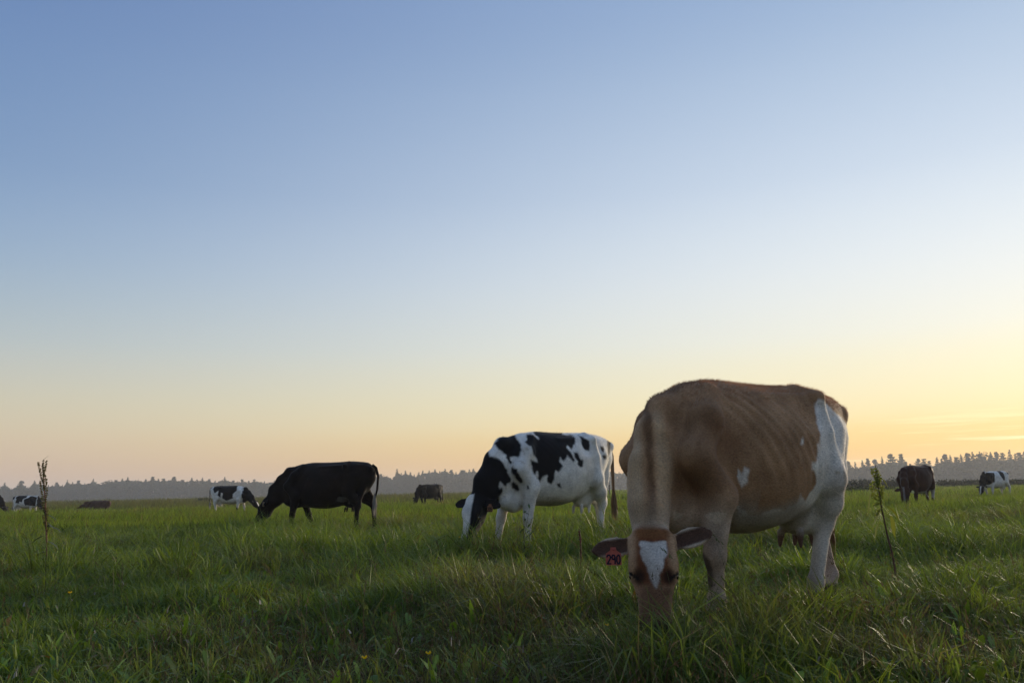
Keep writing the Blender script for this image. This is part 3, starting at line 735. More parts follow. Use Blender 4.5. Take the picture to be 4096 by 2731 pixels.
# ------------------------------------------------------------------ the herd
def gz(x, y): return float(ground_z(np.array([x]), np.array([y]))[0])


GRAZE = dict(poll=(1.24, 0, .60), face=(.38, 0, -.92), brow=(.92, 0, .38), crest=[(.82, 0, 1.27), (1.0, 0, 1.10), (1.14, 0, .86)], throat=[(.93, 0, .80), (1.04, 0, .66)])
STAND = [(.58, .17), (.50, -.17), (-.70, .17), (-.60, -.17)]


def pose(base=GRAZE, **k):
    d = dict(base); d.setdefault('feet', STAND); d.update(k); return d


def herd():
    out = {}
    G = 'grazing dairy cows'
    out['hero'] = make_cow('cow', pose(poll=(1.03, .165, .562), face=(.34, .31, -.89), brow=(.72, .69, .2), hook=-.36, bony=1.3, z0=.085, neck_r=.86, head=.93, head_w=1.07, brisket=.60,
        crest=[(.75, .02, 1.175), (.865, .045, 1.06), (.955, .075, .90), (1.01, .12, .72)], throat=[(.86, .03, .80), (.92, .06, .68)],
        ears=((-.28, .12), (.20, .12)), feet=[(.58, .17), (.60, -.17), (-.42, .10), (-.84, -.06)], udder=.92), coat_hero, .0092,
        (1.30, 4.63, .0), R(218.5), .96, 'tan and white cow nearest the camera with red ear tag 290', G,
        fur=120000, fur_len=.011, tail_pts=[(-.86, 0, 1.29), (-.92, -.01, 1.25), (-.95, -.04, 1.12), (-.95, -.08, .9), (-.94, -.1, .72), (-.93, -.1, .6)], tail_col=(.16, .09, .05), tuft_col=(.10, .06, .03), ear_tag=(-1, (.40, .085, .06), '290', (.012, .008, .03)))
    out['holstein'] = make_cow('cow', pose(poll=(1.19, -.03, .64), face=(.36, .08, -.92), brow=(.96, .25, .3), bony=.45, brisket=.52,
        crest=[(.80, 0, 1.20), (.95, 0, 1.05), (1.10, -.01, .82)], throat=[(.90, 0, .78), (1.02, -.01, .66)],
        ears=((.12, -.15), (.05, -.15)), feet=[(.62, .18), (.74, -.18), (-.58, .12), (-.88, -.10)], udder=.9),
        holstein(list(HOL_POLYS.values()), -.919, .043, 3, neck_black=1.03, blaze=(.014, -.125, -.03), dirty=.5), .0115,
        (.50, 10.4, 0), R(221), 1.06, 'large black and white patched cow standing sideways, just left of the tan cow', G,
        fur=36000, fur_len=.012, tail_pts=[(-.86, 0, 1.29), (-.93, .01, 1.24), (-.975, .02, 1.1), (-.98, .02, .86), (-.97, .03, .70), (-.96, .04, .58)], tail_col=(.15, .105, .07), tuft_col=(.14, .10, .065),
        ear_tag=(1, (.24, .10, .05), '205', (.02, .012, .01)))
    DK = (.010, .0058, .0045)
    out['dark'] = make_cow('cow', pose(poll=(1.25, 0, .70), face=(.50, 0, -.86), brow=(.85, 0, .5), bony=.3, head=1.12, belly=.02, brisket=.58,
        crest=[(.78, 0, 1.20), (.95, 0, 1.06), (1.11, 0, .88)], throat=[(.90, 0, .78), (1.02, 0, .66)],
        ears=((-.25, -.35), (-.25, -.35)), feet=[(.66, .17), (.34, -.17), (-.60, .17), (-.86, -.16)], udder=.8),
        solid(DK, (.016, .0085, .006), 8, [((-.34, .20, .66), (.10, .10, .05), (.16, .15, .14), .7), ((-.45, .15, .60), (.05, .06, .05), (.12, .10, .08), .6)]), .015,
        (-3.52, 15.8, gz(-3.52, 15.8)), R(172), .99, 'solid dark brown, nearly black cow grazing in profile with a pale ear tag', G,
        fur=20000, fur_len=.014, tail_pts=[(-.86, 0, 1.29), (-.93, 0, 1.24), (-.985, .02, 1.08), (-.975, .04, .84), (-.93, .05, .64)], tail_col=DK, tuft_col=(.30, .28, .25), ear_tag=(1, (.50, .38, .22), None, None))
    # farther cows
    def far(key, ps, coat, px, Y, deg, s, label, **k):
        p = on_ground(px, Y); z = gz(p.x, p.y) + k.pop('dz', 0.0)
        out[key] = make_cow('cow', ps, coat, k.pop('h', .02), (p.x, p.y, z), R(deg), s, label, G, **k)
    P4 = [[(-.66, 1.42), (.50, 1.42), (.56, 1.1), (.40, .95), (.42, .76), (.10, .66), (-.1, .78), (-.06, 1.0), (-.16, 1.02), (-.2, .8), (-.34, .92), (-.30, 1.15), (-.5, 1.0), (-.62, 1.15)], [(-.80, 1.25), (-.95, 1.4), (-.98, .9), (-.86, .9)]]
    far('left_patch', pose(poll=(1.30, 0, .66), face=(.62, 0, -.78), brow=(.78, 0, .6), crest=[(.80, 0, 1.2), (.97, 0, 1.04), (1.15, 0, .84)], throat=[(.93, 0, .80), (1.06, 0, .68)], feet=[(.70, .17), (.44, -.17), (-.72, .17), (-.55, -.17)]),
        holstein(P4, 0, 0, 12, neck_black=.72, blaze=(.05, -.05, .1), leg_black=[((-.72, -.18, .35), (.12, .1, .12)), ((.45, -.2, .3), (.1, .1, .1))]), 915, 37.5, -8, .96,
        'black-necked white cow facing right behind the head of the solid dark cow', tail_col=(.02, .015, .015), tuft_col=(.35, .33, .3))
    far('mid_dark', pose(poll=(1.12, -.05, .62), feet=[(.6, .17), (.4, -.17), (-.62, .17), (-.75, -.17)], wid=1.02), solid((.012, .008, .006), (.018, .012, .008), 31, [((-.4, .0, .6), (.12, .2, .1), (.22, .18, .16), .6)]), 1722, 47, 228, .95,
        'small distant dark cow between the near dark cow and the large patched cow', tail_col=(.02, .014, .01))
    far('behind', pose(), holstein([[(-.6, 1.4), (.4, 1.4), (.3, .9), (-.1, .8), (-.5, .95)], [(.5, 1.2), (.9, 1.2), (.85, .7), (.55, .75)]], 0, 0, 41, leg_black=[((-.62, .17, .55), (.14, .12, .2))]), 2292, 36, 184, 1.0,
        'distant patched cow whose legs show under the belly of the large patched cow', tail_col=(.3, .28, .26))
    P7 = [[(-.45, 1.42), (.20, 1.42), (.30, 1.2), (.1, 1.12), (.08, .9), (-.12, .95), (-.15, .82), (-.45, .85), (-.4, 1.1), (-.5, 1.2)], [(-.78, 1.3), (-.58, 1.32), (-.6, 1.12), (-.78, 1.05)], [(.18, 1.1), (.42, 1.18), (.5, 1.3), (.62, 1.3), (.95, 1.2), (.9, .62), (.45, .70), (.3, .68), (.22, .85)]]
    far('edge_patch', pose(feet=[(.70, .17), (.40, -.17), (-.75, .17), (-.62, -.17)]), holstein(P7, 0, 0, 51, neck_black=.9), 100, 57, -6, 1.0,
        'black-patched white cow at the left edge, partly behind the tall dock stalk', tail_col=(.3, .28, .26), dz=-.03)
    far('edge_black', pose(poll=(1.28, 0, .66), face=(.62, 0, -.78), brow=(.78, 0, .6)), solid((.012, .010, .010), (.016, .012, .011), 61), -62, 50, -4, 1.0,
        'black cow at the very left edge with only its lowered head in view', tail_col=(.012, .01, .01), dz=-.05)
    far('lying', pose(lying=True, poll=(1.06, .12, 1.12), face=(.86, .1, -.5), brow=(.5, 0, .86), crest=[(.78, .0, 1.24), (.92, .05, 1.22)], throat=[(.86, .02, .95), (.94, .05, .98)]), solid((.085, .040, .024), (.11, .052, .03), 71), 392, 62, 184, .98,
        'brown cow lying low in the grass right of the tall dock stalk', tail=False, dz=-.42)
    far('right_brown', pose(poll=(1.14, .16, .68), face=(.28, .15, -.94), brow=(.85, .5, .3), crest=[(.80, .0, 1.2), (.93, .04, 1.05), (1.08, .11, .88)], throat=[(.90, .02, .80), (.98, .08, .70)], belly=.05, wid=1.06, ears=((.3, 0), (.2, 0)), feet=[(.52, .17), (.70, -.17), (-.55, .16), (-.92, -.14)]),
        (lambda V, fr: mixc(mixc(solid((.040, .013, .007), (.058, .020, .010), 81)(V, fr), (.42, .40, .37), np.clip(blob(V, (.0, 0, .50), (.42, .26, .13), 5) + blob(V, (-.62, .15, .55), (.13, .2, .26), 6) + blob(V, (-.93, -.1, .6), (.12, .2, .25), 6), 0, 1)),
            (.40, .38, .36), sstep(.035, .02, np.abs(head_uvw(V, fr)[2] + .05)) * (head_uvw(V, fr)[0] > -.02) * (head_uvw(V, fr)[1] > -.05) * .35)), 3678, 25, 219, .95,
        'red-brown cow with white belly grazing right of the near tan cow', h=.018, tail_col=(.05, .02, .01), tuft_col=(.45, .43, .4), ear_tag=(1, (.55, .55, .25), None, None))
    P11 = [[(.2, 1.28), (.5, 1.30), (.70, 1.3), (.95, 1.2), (.9, .7), (.62, .70), (.5, .80), (.3, .82), (.28, 1.0)], [(-.38, 1.42), (-.1, 1.42), (-.12, 1.15), (-.3, .9), (-.44, .92), (-.46, 1.15)], [(-.84, 1.4), (-.72, 1.36), (-.78, 1.2), (-.95, 1.2)]]
    far('right_patch', pose(poll=(1.22, .05, .64)), holstein(P11, -.6, 0, 91, neck_black=.86, blaze=(.03, -.03, 0)), 3990, 40, 205, .95,
        'white cow with black neck and side patch at the far right edge', tail_col=(.35, .33, .3), ear_tag=(1, (.55, .52, .3), None, None))
    return out


# ------------------------------------------------------------------ ground
def field_material():
    m, nt, node, out = new_mat('pasture_soil_and_thatch'); Lk = nt.links
    tc = node('ShaderNodeTexCoord')
    n1 = node('ShaderNodeTexNoise'); n1.inputs['Scale'].default_value = .35; n1.inputs['Detail'].default_value = 8; Lk.new(tc.outputs['Object'], n1.inputs[0])
    n2 = node('ShaderNodeTexNoise'); n2.inputs['Scale'].default_value = 14; n2.inputs['Detail'].default_value = 6; Lk.new(tc.outputs['Object'], n2.inputs[0])
    ad = node('ShaderNodeMath', operation='ADD'); Lk.new(n1.outputs[0], ad.inputs[0]); Lk.new(n2.outputs[0], ad.inputs[1])
    cr = node('ShaderNodeValToRGB'); Lk.new(ad.outputs[0], cr.inputs[0])
    mu = node('ShaderNodeMath', operation='MULTIPLY'); mu.inputs[1].default_value = .5; Lk.new(ad.outputs[0], mu.inputs[0]); Lk.new(mu.outputs[0], cr.inputs[0])
    cr.color_ramp.elements[0].position = .35; cr.color_ramp.elements[0].color = (.016, .017, .008, 1)
    cr.color_ramp.elements[1].position = .65; cr.color_ramp.elements[1].color = (.045, .052, .017, 1)
    e = cr.color_ramp.elements.new(.5); e.color = (.028, .033, .012, 1)
    b = node('ShaderNodeBsdfPrincipled'); Lk.new(cr.outputs[0], b.inputs['Base Color']); b.inputs['Roughness'].default_value = .95; b.inputs['Specular IOR Level'].default_value = .05
    bp = node('ShaderNodeBump'); bp.inputs['Strength'].default_value = .7; bp.inputs['Distance'].default_value = .03; Lk.new(n2.outputs[0], bp.inputs['Height']); Lk.new(bp.outputs[0], b.inputs['Normal'])
    Lk.new(b.outputs[0], out.inputs[0]); return m


def build_field():
    ys = np.concatenate([[-1400, -300, -60, -12], np.arange(-4, 20, .25), np.arange(20, 70, 1.0), np.arange(70, 200, 8), [240, 320, 450, 600, 800, 1100, 1400]])
    tx = np.concatenate([[-1400, -700, -320, -160, -80], np.arange(-50, -16, 2), np.arange(-16, 16, .25), np.arange(16, 50.1, 2), [80, 160, 320, 700, 1400]])
    X, Y = np.meshgrid(tx, ys, indexing='ij'); Z = ground_z(X, Y)
    V = np.stack([X, Y, Z], -1).reshape(-1, 3); ny = len(ys); i, j = np.meshgrid(np.arange(len(tx) - 1), np.arange(ny - 1), indexing='ij'); a = (i * ny + j).ravel()
    return tag(obj('field', mesh_from('field', V, np.stack([a, a + ny, a + ny + 1, a + 1], 1)), field_material()), 'open grazed pasture running flat to the tree line', 'field', kind='structure')


# ------------------------------------------------------------------ grass
def sward(x, y):
    """local growth: 0 grazed short .. 1 rank tussock; second value: dryness"""
    P = np.stack([x, y, np.zeros_like(x)], 1)
    t = vnoise(P, .55, 101, 3); t2 = vnoise(P, 2.1, 103, 2); d = vnoise(P, .8, 105, 3)
    for cx, cy, r_, a_ in ((.95, 3.85, .30, .5), (1.75, 4.35, .35, .6), (1.25, 3.95, .3, .5), (.66, 3.52, .30, .7), (.50, 3.40, .25, .5), (-.9, 7.8, .5, .6), (-.35, 8.9, .7, .8), (.5, 9.3, .7, .8), (1.3, 9.9, .6, .8), (-.6, 9.4, .5, .6), (2.4, 6.6, .6, .6), (.0, 4.3, .5, .35)): t2 = t2 + a_ * 1.6 * np.exp(-((x - cx) ** 2 + (y - cy) ** 2) / r_ ** 2)
    return np.clip(.42 + .95 * t + .60 * t2, 0, 1), np.clip(.35 + .9 * d, 0, 1)


def scatter(n, y0, y1, rg, half=.72, extra=1.2, power=1.0):
    u = rg.random(n)
    y = np.sqrt(y0 ** 2 + u * (y1 ** 2 - y0 ** 2)) if power == 1.0 else y0 * (y1 / y0) ** u
    x = rg.uniform(-1, 1, n) * (half * y + extra)
    return x, y


def grass_colors(n, t, dry, rg, strawy=1.0):
    base = np.array((.088, .142, .027)); yel = np.array((.175, .215, .032)); blu = np.array((.064, .104, .040)); straw = np.array((.17, .135, .07)); brn = np.array((.085, .055, .028))
    C = np.tile(base, (n, 1)); C = C + (yel - base) * rg.random((n, 1)) ** 1.6; C = C + (blu - C) * (rg.random((n, 1)) ** 2 * .8)
    C = C + (np.array((.056, .104, .018)) - C) * (t[:, None] * .45)
    C = C + (np.array((.125, .105, .045)) - C) * (sstep(.55, 1.0, dry) * .55)[:, None]
    r = rg.random(n); s = r < (.015 + .06 * dry) * strawy; C[s] = straw * rg.uniform(.5, 1.0, (s.sum(), 1)); s = (r > .95) & (dry > .4); C[s] = brn
    return C * rg.uniform(.40, 1.65, (n, 1))


def blades(x, y, z, h, w, lean, az, col, rg, tipcol=None):
    """bent three-triangle blades"""
    n = len(x); B = np.stack([x, y, z], 1); ya = rg.uniform(0, 2 * math.pi, n); sd = np.stack([np.cos(ya), np.sin(ya), np.zeros(n)], 1) * (w * .5)[:, None]
    ld = np.stack([np.cos(az), np.sin(az), np.zeros(n)], 1); up = np.array((0, 0, 1.0))
    M = B + up * (h * .58)[:, None] + ld * (h * lean * .32)[:, None]; T = B + up * (h * (1 - .28 * lean ** 2))[:, None] + ld * (h * lean)[:, None]
    V = np.empty((n, 5, 3)); V[:, 0] = B - sd; V[:, 1] = B + sd; V[:, 2] = M - sd * .85; V[:, 3] = M + sd * .85; V[:, 4] = T
    i = np.arange(n)[:, None] * 5; F = np.concatenate([i + np.array([[0, 1, 3]]), i + np.array([[0, 3, 2]]), i + np.array([[2, 3, 4]])], 0)
    return V.reshape(-1, 3), F, np.repeat(col, 5, 0)


def spikes(x, y, z, h, w, lean, az, col, rg):
    n = len(x); B = np.stack([x, y, z], 1); ya = rg.uniform(-.9, .9, n); sd = np.stack([np.cos(ya), np.sin(ya), np.zeros(n)], 1) * (w * .5)[:, None]
    T = B + np.stack([np.cos(az) * lean * h, np.sin(az) * lean * h, h], 1); V = np.empty((n, 3, 3)); V[:, 0] = B - sd; V[:, 1] = B + sd; V[:, 2] = T
    return V.reshape(-1, 3), np.arange(n * 3).reshape(-1, 3), np.repeat(col, 3, 0)


def build_grass():
    rg = np.random.default_rng(5); Vs, Fs, Cs = [], [], []; off = 0

    def put(V, F, C):
        nonlocal off
        Vs.append(V); Fs.append(F + off); Cs.append(C); off += len(V)
    # tufts: blades springing from common crowns, arching outwards
    for nt_, per, y0, y1, wmin, wmax, hs, sp in ((9200, 21, 1.9, 7.5, .0038, .0088, .84, .030), (2900, 13, 1.9, 9.0, .008, .0150, .86, .040), (10400, 24, 7.5, 18, .0055, .012, 1.36, .050)):
        cx, cy = scatter(nt_, y0, y1, rg); t, d = sward(cx, cy); keep = rg.random(nt_) < (.60 + .40 * t); cx, cy, t, d = (q[keep] for q in (cx, cy, t, d)); m_ = len(cx)
        th = (.10 + .18 * t ** 1.4) * rg.uniform(.5, 1.55, m_) * hs; tc_ = grass_colors(m_, t, d, rg, .6); per_ = np.maximum(4, (per * rg.uniform(.5, 1.5, m_) * (.7 + .6 * t)).astype(int)); ix = np.repeat(np.arange(m_), per_); k = len(ix)
        az = rg.uniform(0, 2 * math.pi, k); s = rg.random(k) < .25; az[s] = rg.normal(math.pi, .8, s.sum()); rr = sp * rg.random(k) ** .6 * (1 + t[ix]); x = cx[ix] + np.cos(az) * rr; y = cy[ix] + np.sin(az) * rr
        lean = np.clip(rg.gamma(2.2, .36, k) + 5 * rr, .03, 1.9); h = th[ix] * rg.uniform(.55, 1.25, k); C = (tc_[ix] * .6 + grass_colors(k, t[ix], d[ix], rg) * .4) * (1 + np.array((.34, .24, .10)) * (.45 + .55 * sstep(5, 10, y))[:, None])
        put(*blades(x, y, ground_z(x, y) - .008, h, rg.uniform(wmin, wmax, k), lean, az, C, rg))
    # rank tussock the near cow is eating into
    k = 420; x = rg.normal(.62, .16, k); y = rg.normal(3.42, .07, k); t = np.full(k, .6); az = rg.uniform(0, 6.28, k)
    put(*blades(x, y, ground_z(x, y) - .01, rg.uniform(.14, .30, k), rg.uniform(.004, .008, k), np.clip(rg.gamma(2, .25, k), 0, 1.2), az, grass_colors(k, t, t * .3, rg), rg))
    # fine bottom grass between the tufts
    for n, y0, y1, wmin, wmax in ((32000, 1.9, 7.5, .003, .0065), (32000, 7.5, 18, .006, .012)):
        x, y = scatter(n, y0, y1, rg); t, d = sward(x, y); h = (.06 + .08 * t) * rg.uniform(.5, 1.5, n) * (1 if y0 < 5 else 1.4)
        put(*blades(x, y, ground_z(x, y) - .008, h, rg.uniform(wmin, wmax, n), np.clip(rg.gamma(2, .4, n), 0, 1.8), rg.uniform(0, 6.28, n), grass_colors(n, t, d, rg, 1.6), rg))
    for n, y0, y1, w0, w1, hm in ((205000, 18, 45, .015, .033, 1.0), (135000, 45, 110, .04, .09, 1.15), (40000, 110, 260, .12, .28, 1.5)):
        x, y = scatter(n, y0, y1, rg, power=2.0); t, d = sward(x * .6, y * .35); k = n
        tall = sstep(55, 75, y) * sstep(6, -8, x + .02 * y)
        h = (.22 + .17 * t) * rg.uniform(.6, 1.3, k) * hm * (1 + .7 * tall); C = grass_colors(k, t, d, rg)
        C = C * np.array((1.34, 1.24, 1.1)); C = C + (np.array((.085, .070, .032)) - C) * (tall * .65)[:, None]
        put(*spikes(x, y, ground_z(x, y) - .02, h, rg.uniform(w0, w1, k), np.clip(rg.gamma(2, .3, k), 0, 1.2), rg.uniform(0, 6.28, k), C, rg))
    me = mesh_from('pasture_grass', np.concatenate(Vs), np.concatenate(Fs), np.concatenate(Cs), smooth=False)
    tag(obj('pasture_grass', me, M_GRASS), 'uneven green pasture grass covering the whole field', 'grass', kind='stuff')
    # taller flowering stems with seed heads, leaning mostly to the left
    Vs, Fs, Cs = [], [], []; off = 0
    n = 900; x, y = scatter(n, 2.3, 26, rg, power=2.0); t, d = sward(x, y); k = n
    h = rg.uniform(.22, .50, k) * (.7 + .5 * t); az = rg.normal(math.pi, .9, k); lean = np.clip(rg.gamma(2.2, .25, k), .05, 1.3)
    C = np.array((.080, .068, .034)) * rg.uniform(.4, 1.1, (k, 1)); g = rg.random(k) < .55; C[g] = np.array((.075, .10, .03)) * rg.uniform(.7, 1.2, (g.sum(), 1))
    put(*blades(x, y, ground_z(x, y), h, np.full(k, .0022) * (1 + y / 9), lean, az, C, rg))
    tip = np.stack([x, y, ground_z(x, y)], 1) + np.stack([np.cos(az) * h * lean, np.sin(az) * h * lean, h * (1 - .28 * lean ** 2)], 1)
    for q in range(5):
        j = rg.normal(0, .006, (k, 3)); p = tip + j - np.stack([np.cos(az) * .012 * q, np.sin(az) * .012 * q, np.full(k, .011 * q)], 1)
        put(*spikes(p[:, 0], p[:, 1], p[:, 2] - .008, np.full(k, .022), np.full(k, .005) * (1 + y / 14), rg.uniform(0, .8, k), az, C * 1.1, rg))
    # misty brown panicles of bent grass in the drier patches
    n = 12000; x, y = scatter(n, 2.3, 20, rg, power=2.0); t, d = sward(x, y); s = rg.random(n) < sstep(.35, .85, d); x, y, t = x[s], y[s], t[s]; k = len(x)
    h = rg.uniform(.16, .34, k) * (.8 + .4 * t); az = rg.normal(math.pi, 1.0, k); lean = np.clip(rg.gamma(2, .2, k), .02, .9); C = np.array((.075, .054, .034)) * rg.uniform(.4, 1.2, (k, 1)); g0 = ground_z(x, y)
    put(*spikes(x, y, g0, h, np.full(k, .0016) * (1 + y / 9), lean, az, C, rg))
    for q in range(4):
        f = rg.uniform(.7, 1.0, k); put(*spikes(x + np.cos(az) * lean * h * f + rg.normal(0, .009, k), y + np.sin(az) * lean * h * f + rg.normal(0, .009, k), g0 + h * f, np.full(k, .014), np.full(k, .003) * (1 + y / 12), rg.uniform(0, 1.2, k), rg.uniform(0, 6.28, k), C, rg))
    # scraps of bleached dead leaf, pale colour also standing in for white glints
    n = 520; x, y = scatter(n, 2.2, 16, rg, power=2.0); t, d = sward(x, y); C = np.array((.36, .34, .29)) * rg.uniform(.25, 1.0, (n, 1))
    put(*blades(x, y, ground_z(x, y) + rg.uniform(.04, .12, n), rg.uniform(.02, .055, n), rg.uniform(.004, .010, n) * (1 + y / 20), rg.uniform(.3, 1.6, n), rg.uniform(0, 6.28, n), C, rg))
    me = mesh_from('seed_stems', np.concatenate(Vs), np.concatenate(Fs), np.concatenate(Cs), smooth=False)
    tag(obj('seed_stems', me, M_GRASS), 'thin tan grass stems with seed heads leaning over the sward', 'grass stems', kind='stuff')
    # broad leaves of plantain, young dock and clover in the near sward
    Vs, Fs, Cs = [], [], []; off = 0
    n = 12000; x, y = scatter(n, 2.1, 16, rg, power=2.0); t, d = sward(x, y); L = rg.uniform(.06, .20, n) * (.7 + .5 * t); w = L * rg.uniform(.10, .22, n)
    az = rg.uniform(0, 6.28, n); el = rg.uniform(.25, 1.25, n); fd = np.stack([np.cos(az) * np.cos(el), np.sin(az) * np.cos(el), np.sin(el)], 1); sd = np.stack([-np.sin(az), np.cos(az), np.zeros(n)], 1)
    B = np.stack([x, y, ground_z(x, y) + rg.uniform(0, .05, n)], 1); dr = np.array((0, 0, -1.0)) * (L * rg.uniform(.05, .5, n))[:, None]
    pts = [B - sd * (w * .12)[:, None], B + sd * (w * .12)[:, None], B + fd * (L * .35)[:, None] - sd * (w * .5)[:, None], B + fd * (L * .35)[:, None] + sd * (w * .5)[:, None],
           B + fd * (L * .7)[:, None] - sd * (w * .42)[:, None] + dr * .35, B + fd * (L * .7)[:, None] + sd * (w * .42)[:, None] + dr * .35, B + fd * L[:, None] + dr]
    V = np.stack(pts, 1).reshape(-1, 3); i = np.arange(n)[:, None] * 7
    F = np.concatenate([i + np.array([q]) for q in ([0, 1, 3], [0, 3, 2], [2, 3, 5], [2, 5, 4], [4, 5, 6])], 0)
    C = np.array((.10, .165, .028)) * rg.uniform(.5, 1.6, (n, 1)) * np.array((1, 1, 1)); s = rg.random(n) < .07; C[s] = np.array((.17, .11, .03))
    put(V, F, np.repeat(C, 7, 0))
    me = mesh_from('broad_leaves', np.concatenate(Vs), np.concatenate(Fs), np.concatenate(Cs), smooth=True)
    tag(obj('broad_leaves', me, M_GRASS), 'broad weed leaves scattered through the near grass', 'weeds', kind='stuff')


M_GRASS = leaf_material('grass_blades', trans=.33, rough=.52, spec=.22)
M_LEAF = leaf_material('weed_leaves', trans=.35, rough=.5, spec=.3)
M_STEM = leaf_material('weed_stems', trans=.0, rough=.7, spec=.2)
M_NEEDLE = leaf_material('tree_foliage', trans=.12, rough=.7, spec=.1)
M_BARK = plain_material('bark', (.05, .038, .028), .9, .1, .4, 3)
M_POST = plain_material('weathered_wood', (.11, .095, .08), .9, .1, .4, 12)


# ------------------------------------------------------------------ tree line
def crown_mesh(kind, seed):
    """unit-height tree: crown of many small ragged sprays; returns crown mesh and trunk mesh"""
    rg = random.Random(seed); V = []; F = []; C = []

    def spray(p, r, flat):
        a = rg.uniform(0, 6.28); ax = Vector((math.cos(a), math.sin(a), rg.uniform(-.35, .35))).normalized(); bx = ax.cross(Vector((rg.uniform(-1, 1), rg.uniform(-1, 1), rg.uniform(-.6, .6)))).normalized()
        s = r * rg.uniform(.6, 1.4); k = len(V)
        V.extend([p - ax * s, p + bx * s * .6, p + ax * s * 1.1, p - bx * s * .6]); F.append((k, k + 1, k + 2, k + 3))
        c = rg.uniform(.7, 1.3); C.extend([(.030 * c, .042 * c, .020 * c)] * 4)
    if kind == 'spruce':
        n = rg.randint(20, 26); R0 = rg.uniform(.13, .24)
        for i in range(n):
            t = i / (n - 1); z = .06 + .91 * t; rr = R0 * (1 - t) ** .7 * rg.uniform(.75, 1.2) + .012
            for b in range(9):
                a = rg.uniform(0, 6.28); L = rr * rg.uniform(.6, 1.15)
                for q in range(4):
                    f = (q + .7) / 4; spray(Vector((math.cos(a) * L * f, math.sin(a) * L * f, z - L * f * .22 + rg.uniform(-.012, .016))), .028 * (1.2 - .5 * t), .7)
    elif kind == 'pine':
        n = rg.randint(8, 11); R0 = rg.uniform(.22, .32); sk = rg.uniform(-.06, .06)
        for i in range(n):
            t = i / (n - 1); z = .26 + .70 * t ** .9; rr = R0 * (1 - .90 * t) * rg.uniform(.6, 1.25) + .01
            for b in range(rg.randint(5, 7)):
                a = rg.uniform(0, 6.28); L = rr * rg.uniform(.35, 1.15)
                for q in range(9):
                    f = rg.uniform(.2, 1.1); spray(Vector((math.cos(a) * L * f + sk * t + rg.uniform(-.025, .025), math.sin(a) * L * f + rg.uniform(-.025, .025), z + L * f * .15 + rg.uniform(-.02, .024))), .036, .8)
        for q in range(160): spray(Vector((rg.gauss(0, .13), rg.gauss(0, .13), rg.uniform(.04, .62))), .045, .3)
        for q in range(70): z = rg.uniform(.55, .99); spray(Vector((rg.gauss(0, .05 * (1.15 - z) * 3) + sk * z, rg.gauss(0, .05 * (1.15 - z) * 3), z)), .034, .3)
    else:
        cl = [(Vector((rg.uniform(-.22, .22), rg.uniform(-.22, .22), rg.uniform(.36, .80))), rg.uniform(.12, .20)) for _ in range(10)]
        for c, r in cl:
            for q in range(52):
                d = Vector((rg.gauss(0, 1), rg.gauss(0, 1), rg.gauss(0, 1))).normalized(); spray(c + d * r * rg.uniform(.45, 1.05), .036, .2)
        for q in range(90): spray(Vector((rg.gauss(0, .15), rg.gauss(0, .15), rg.uniform(.03, .42))), .05, .2)
    me = mesh_from('crown', np.array([tuple(v) for v in V]), np.array(F), np.array(C), smooth=False); me.materials.append(M_NEEDLE)
    m = MB(); m.tube([(0, 0, -.02), (.004, 0, .35), (0, .003, .72), (0, 0, .97)], [.018, .013, .007, .002], 6)
    for b in range(5):
        a = rg.uniform(0, 6.28); z = rg.uniform(.3, .8); L = .16 * (1.05 - z) + .03; m.tube([(0, 0, z), (math.cos(a) * L, math.sin(a) * L, z + .02)], [.005, .001], 4)
    tm = bpy.data.meshes.new('trunk'); tm.from_pydata(m.V, [], m.F); tm.materials.append(M_BARK)
    return me, tm


# skyline read along the picture: (column, row of the tree top)
SKY_L = [(8,1950),(33,1930),(62,1953),(98,1924),(126,1946),(150,1922),(206,1939),(241,1930),(262,1938),(280,1920),(301,1928),(323,1922),(350,1932),(383,1915),(421,1930),(449,1915),(474,1920),(497,1914),(519,1908),(540,1916),(561,1911),(590,1916),(617,1908),(640,1914),(664,1915),(701,1908),(739,1920),(772,1911),(793,1917),(814,1910),(840,1917),(865,1922),(902,1908),(935,1922),(972,1918),(996,1924),(1020,1918),(1060,1924),(1099,1921),(1127,1921),(1160,1922),(1215,1916),(1270,1912),(1330,1908),(1390,1905),(1450,1902),(1490,1900),(1511,1899),(1522,1897),(1546,1898),(1567,1911),(1583,1876),(1600,1892),(1616,1883),(1636,1889),(1651,1898),(1669,1889),(1685,1882),(1710,1882),(1733,1877),(1752,1884),(1773,1876),(1798,1881),(1816,1889),(1836,1882),(1848,1882),(1869,1878),(1885,1875),(1905,1878),(1940,1885),(1990,1880),(2040,1885),(2095,1878),(2150,1883),(2205,1876),(2260,1884),(2320,1878),(2380,1883),(2434,1875),(2460,1888),(2480,1882),(2505,1886)]
SKY_R = [(2560,1880),(2620,1872),(2690,1878),(2760,1868),(2830,1874),(2900,1864),(2980,1868),(3060,1858),(3140,1862),(3220,1852),(3290,1856),(3354,1857),(3372,1845),(3394,1848),(3423,1841),(3442,1836),(3473,1839),(3502,1827),(3534,1818),(3577,1818),(3595,1848),(3610,1857),(3646,1836),(3669,1837),(3689,1845),(3719,1830),(3736,1836),(3757,1818),(3772,1821),(3790,1830),(3815,1818),(3840,1814),(3861,1809),(3890,1807),(3908,1802),(3933,1809),(3951,1809),(3980,1814),(4009,1800),(4030,1814),(4049,1812),(4070,1807),(4092,1816),(4130,1810),(4180,1804),(4240,1812)]


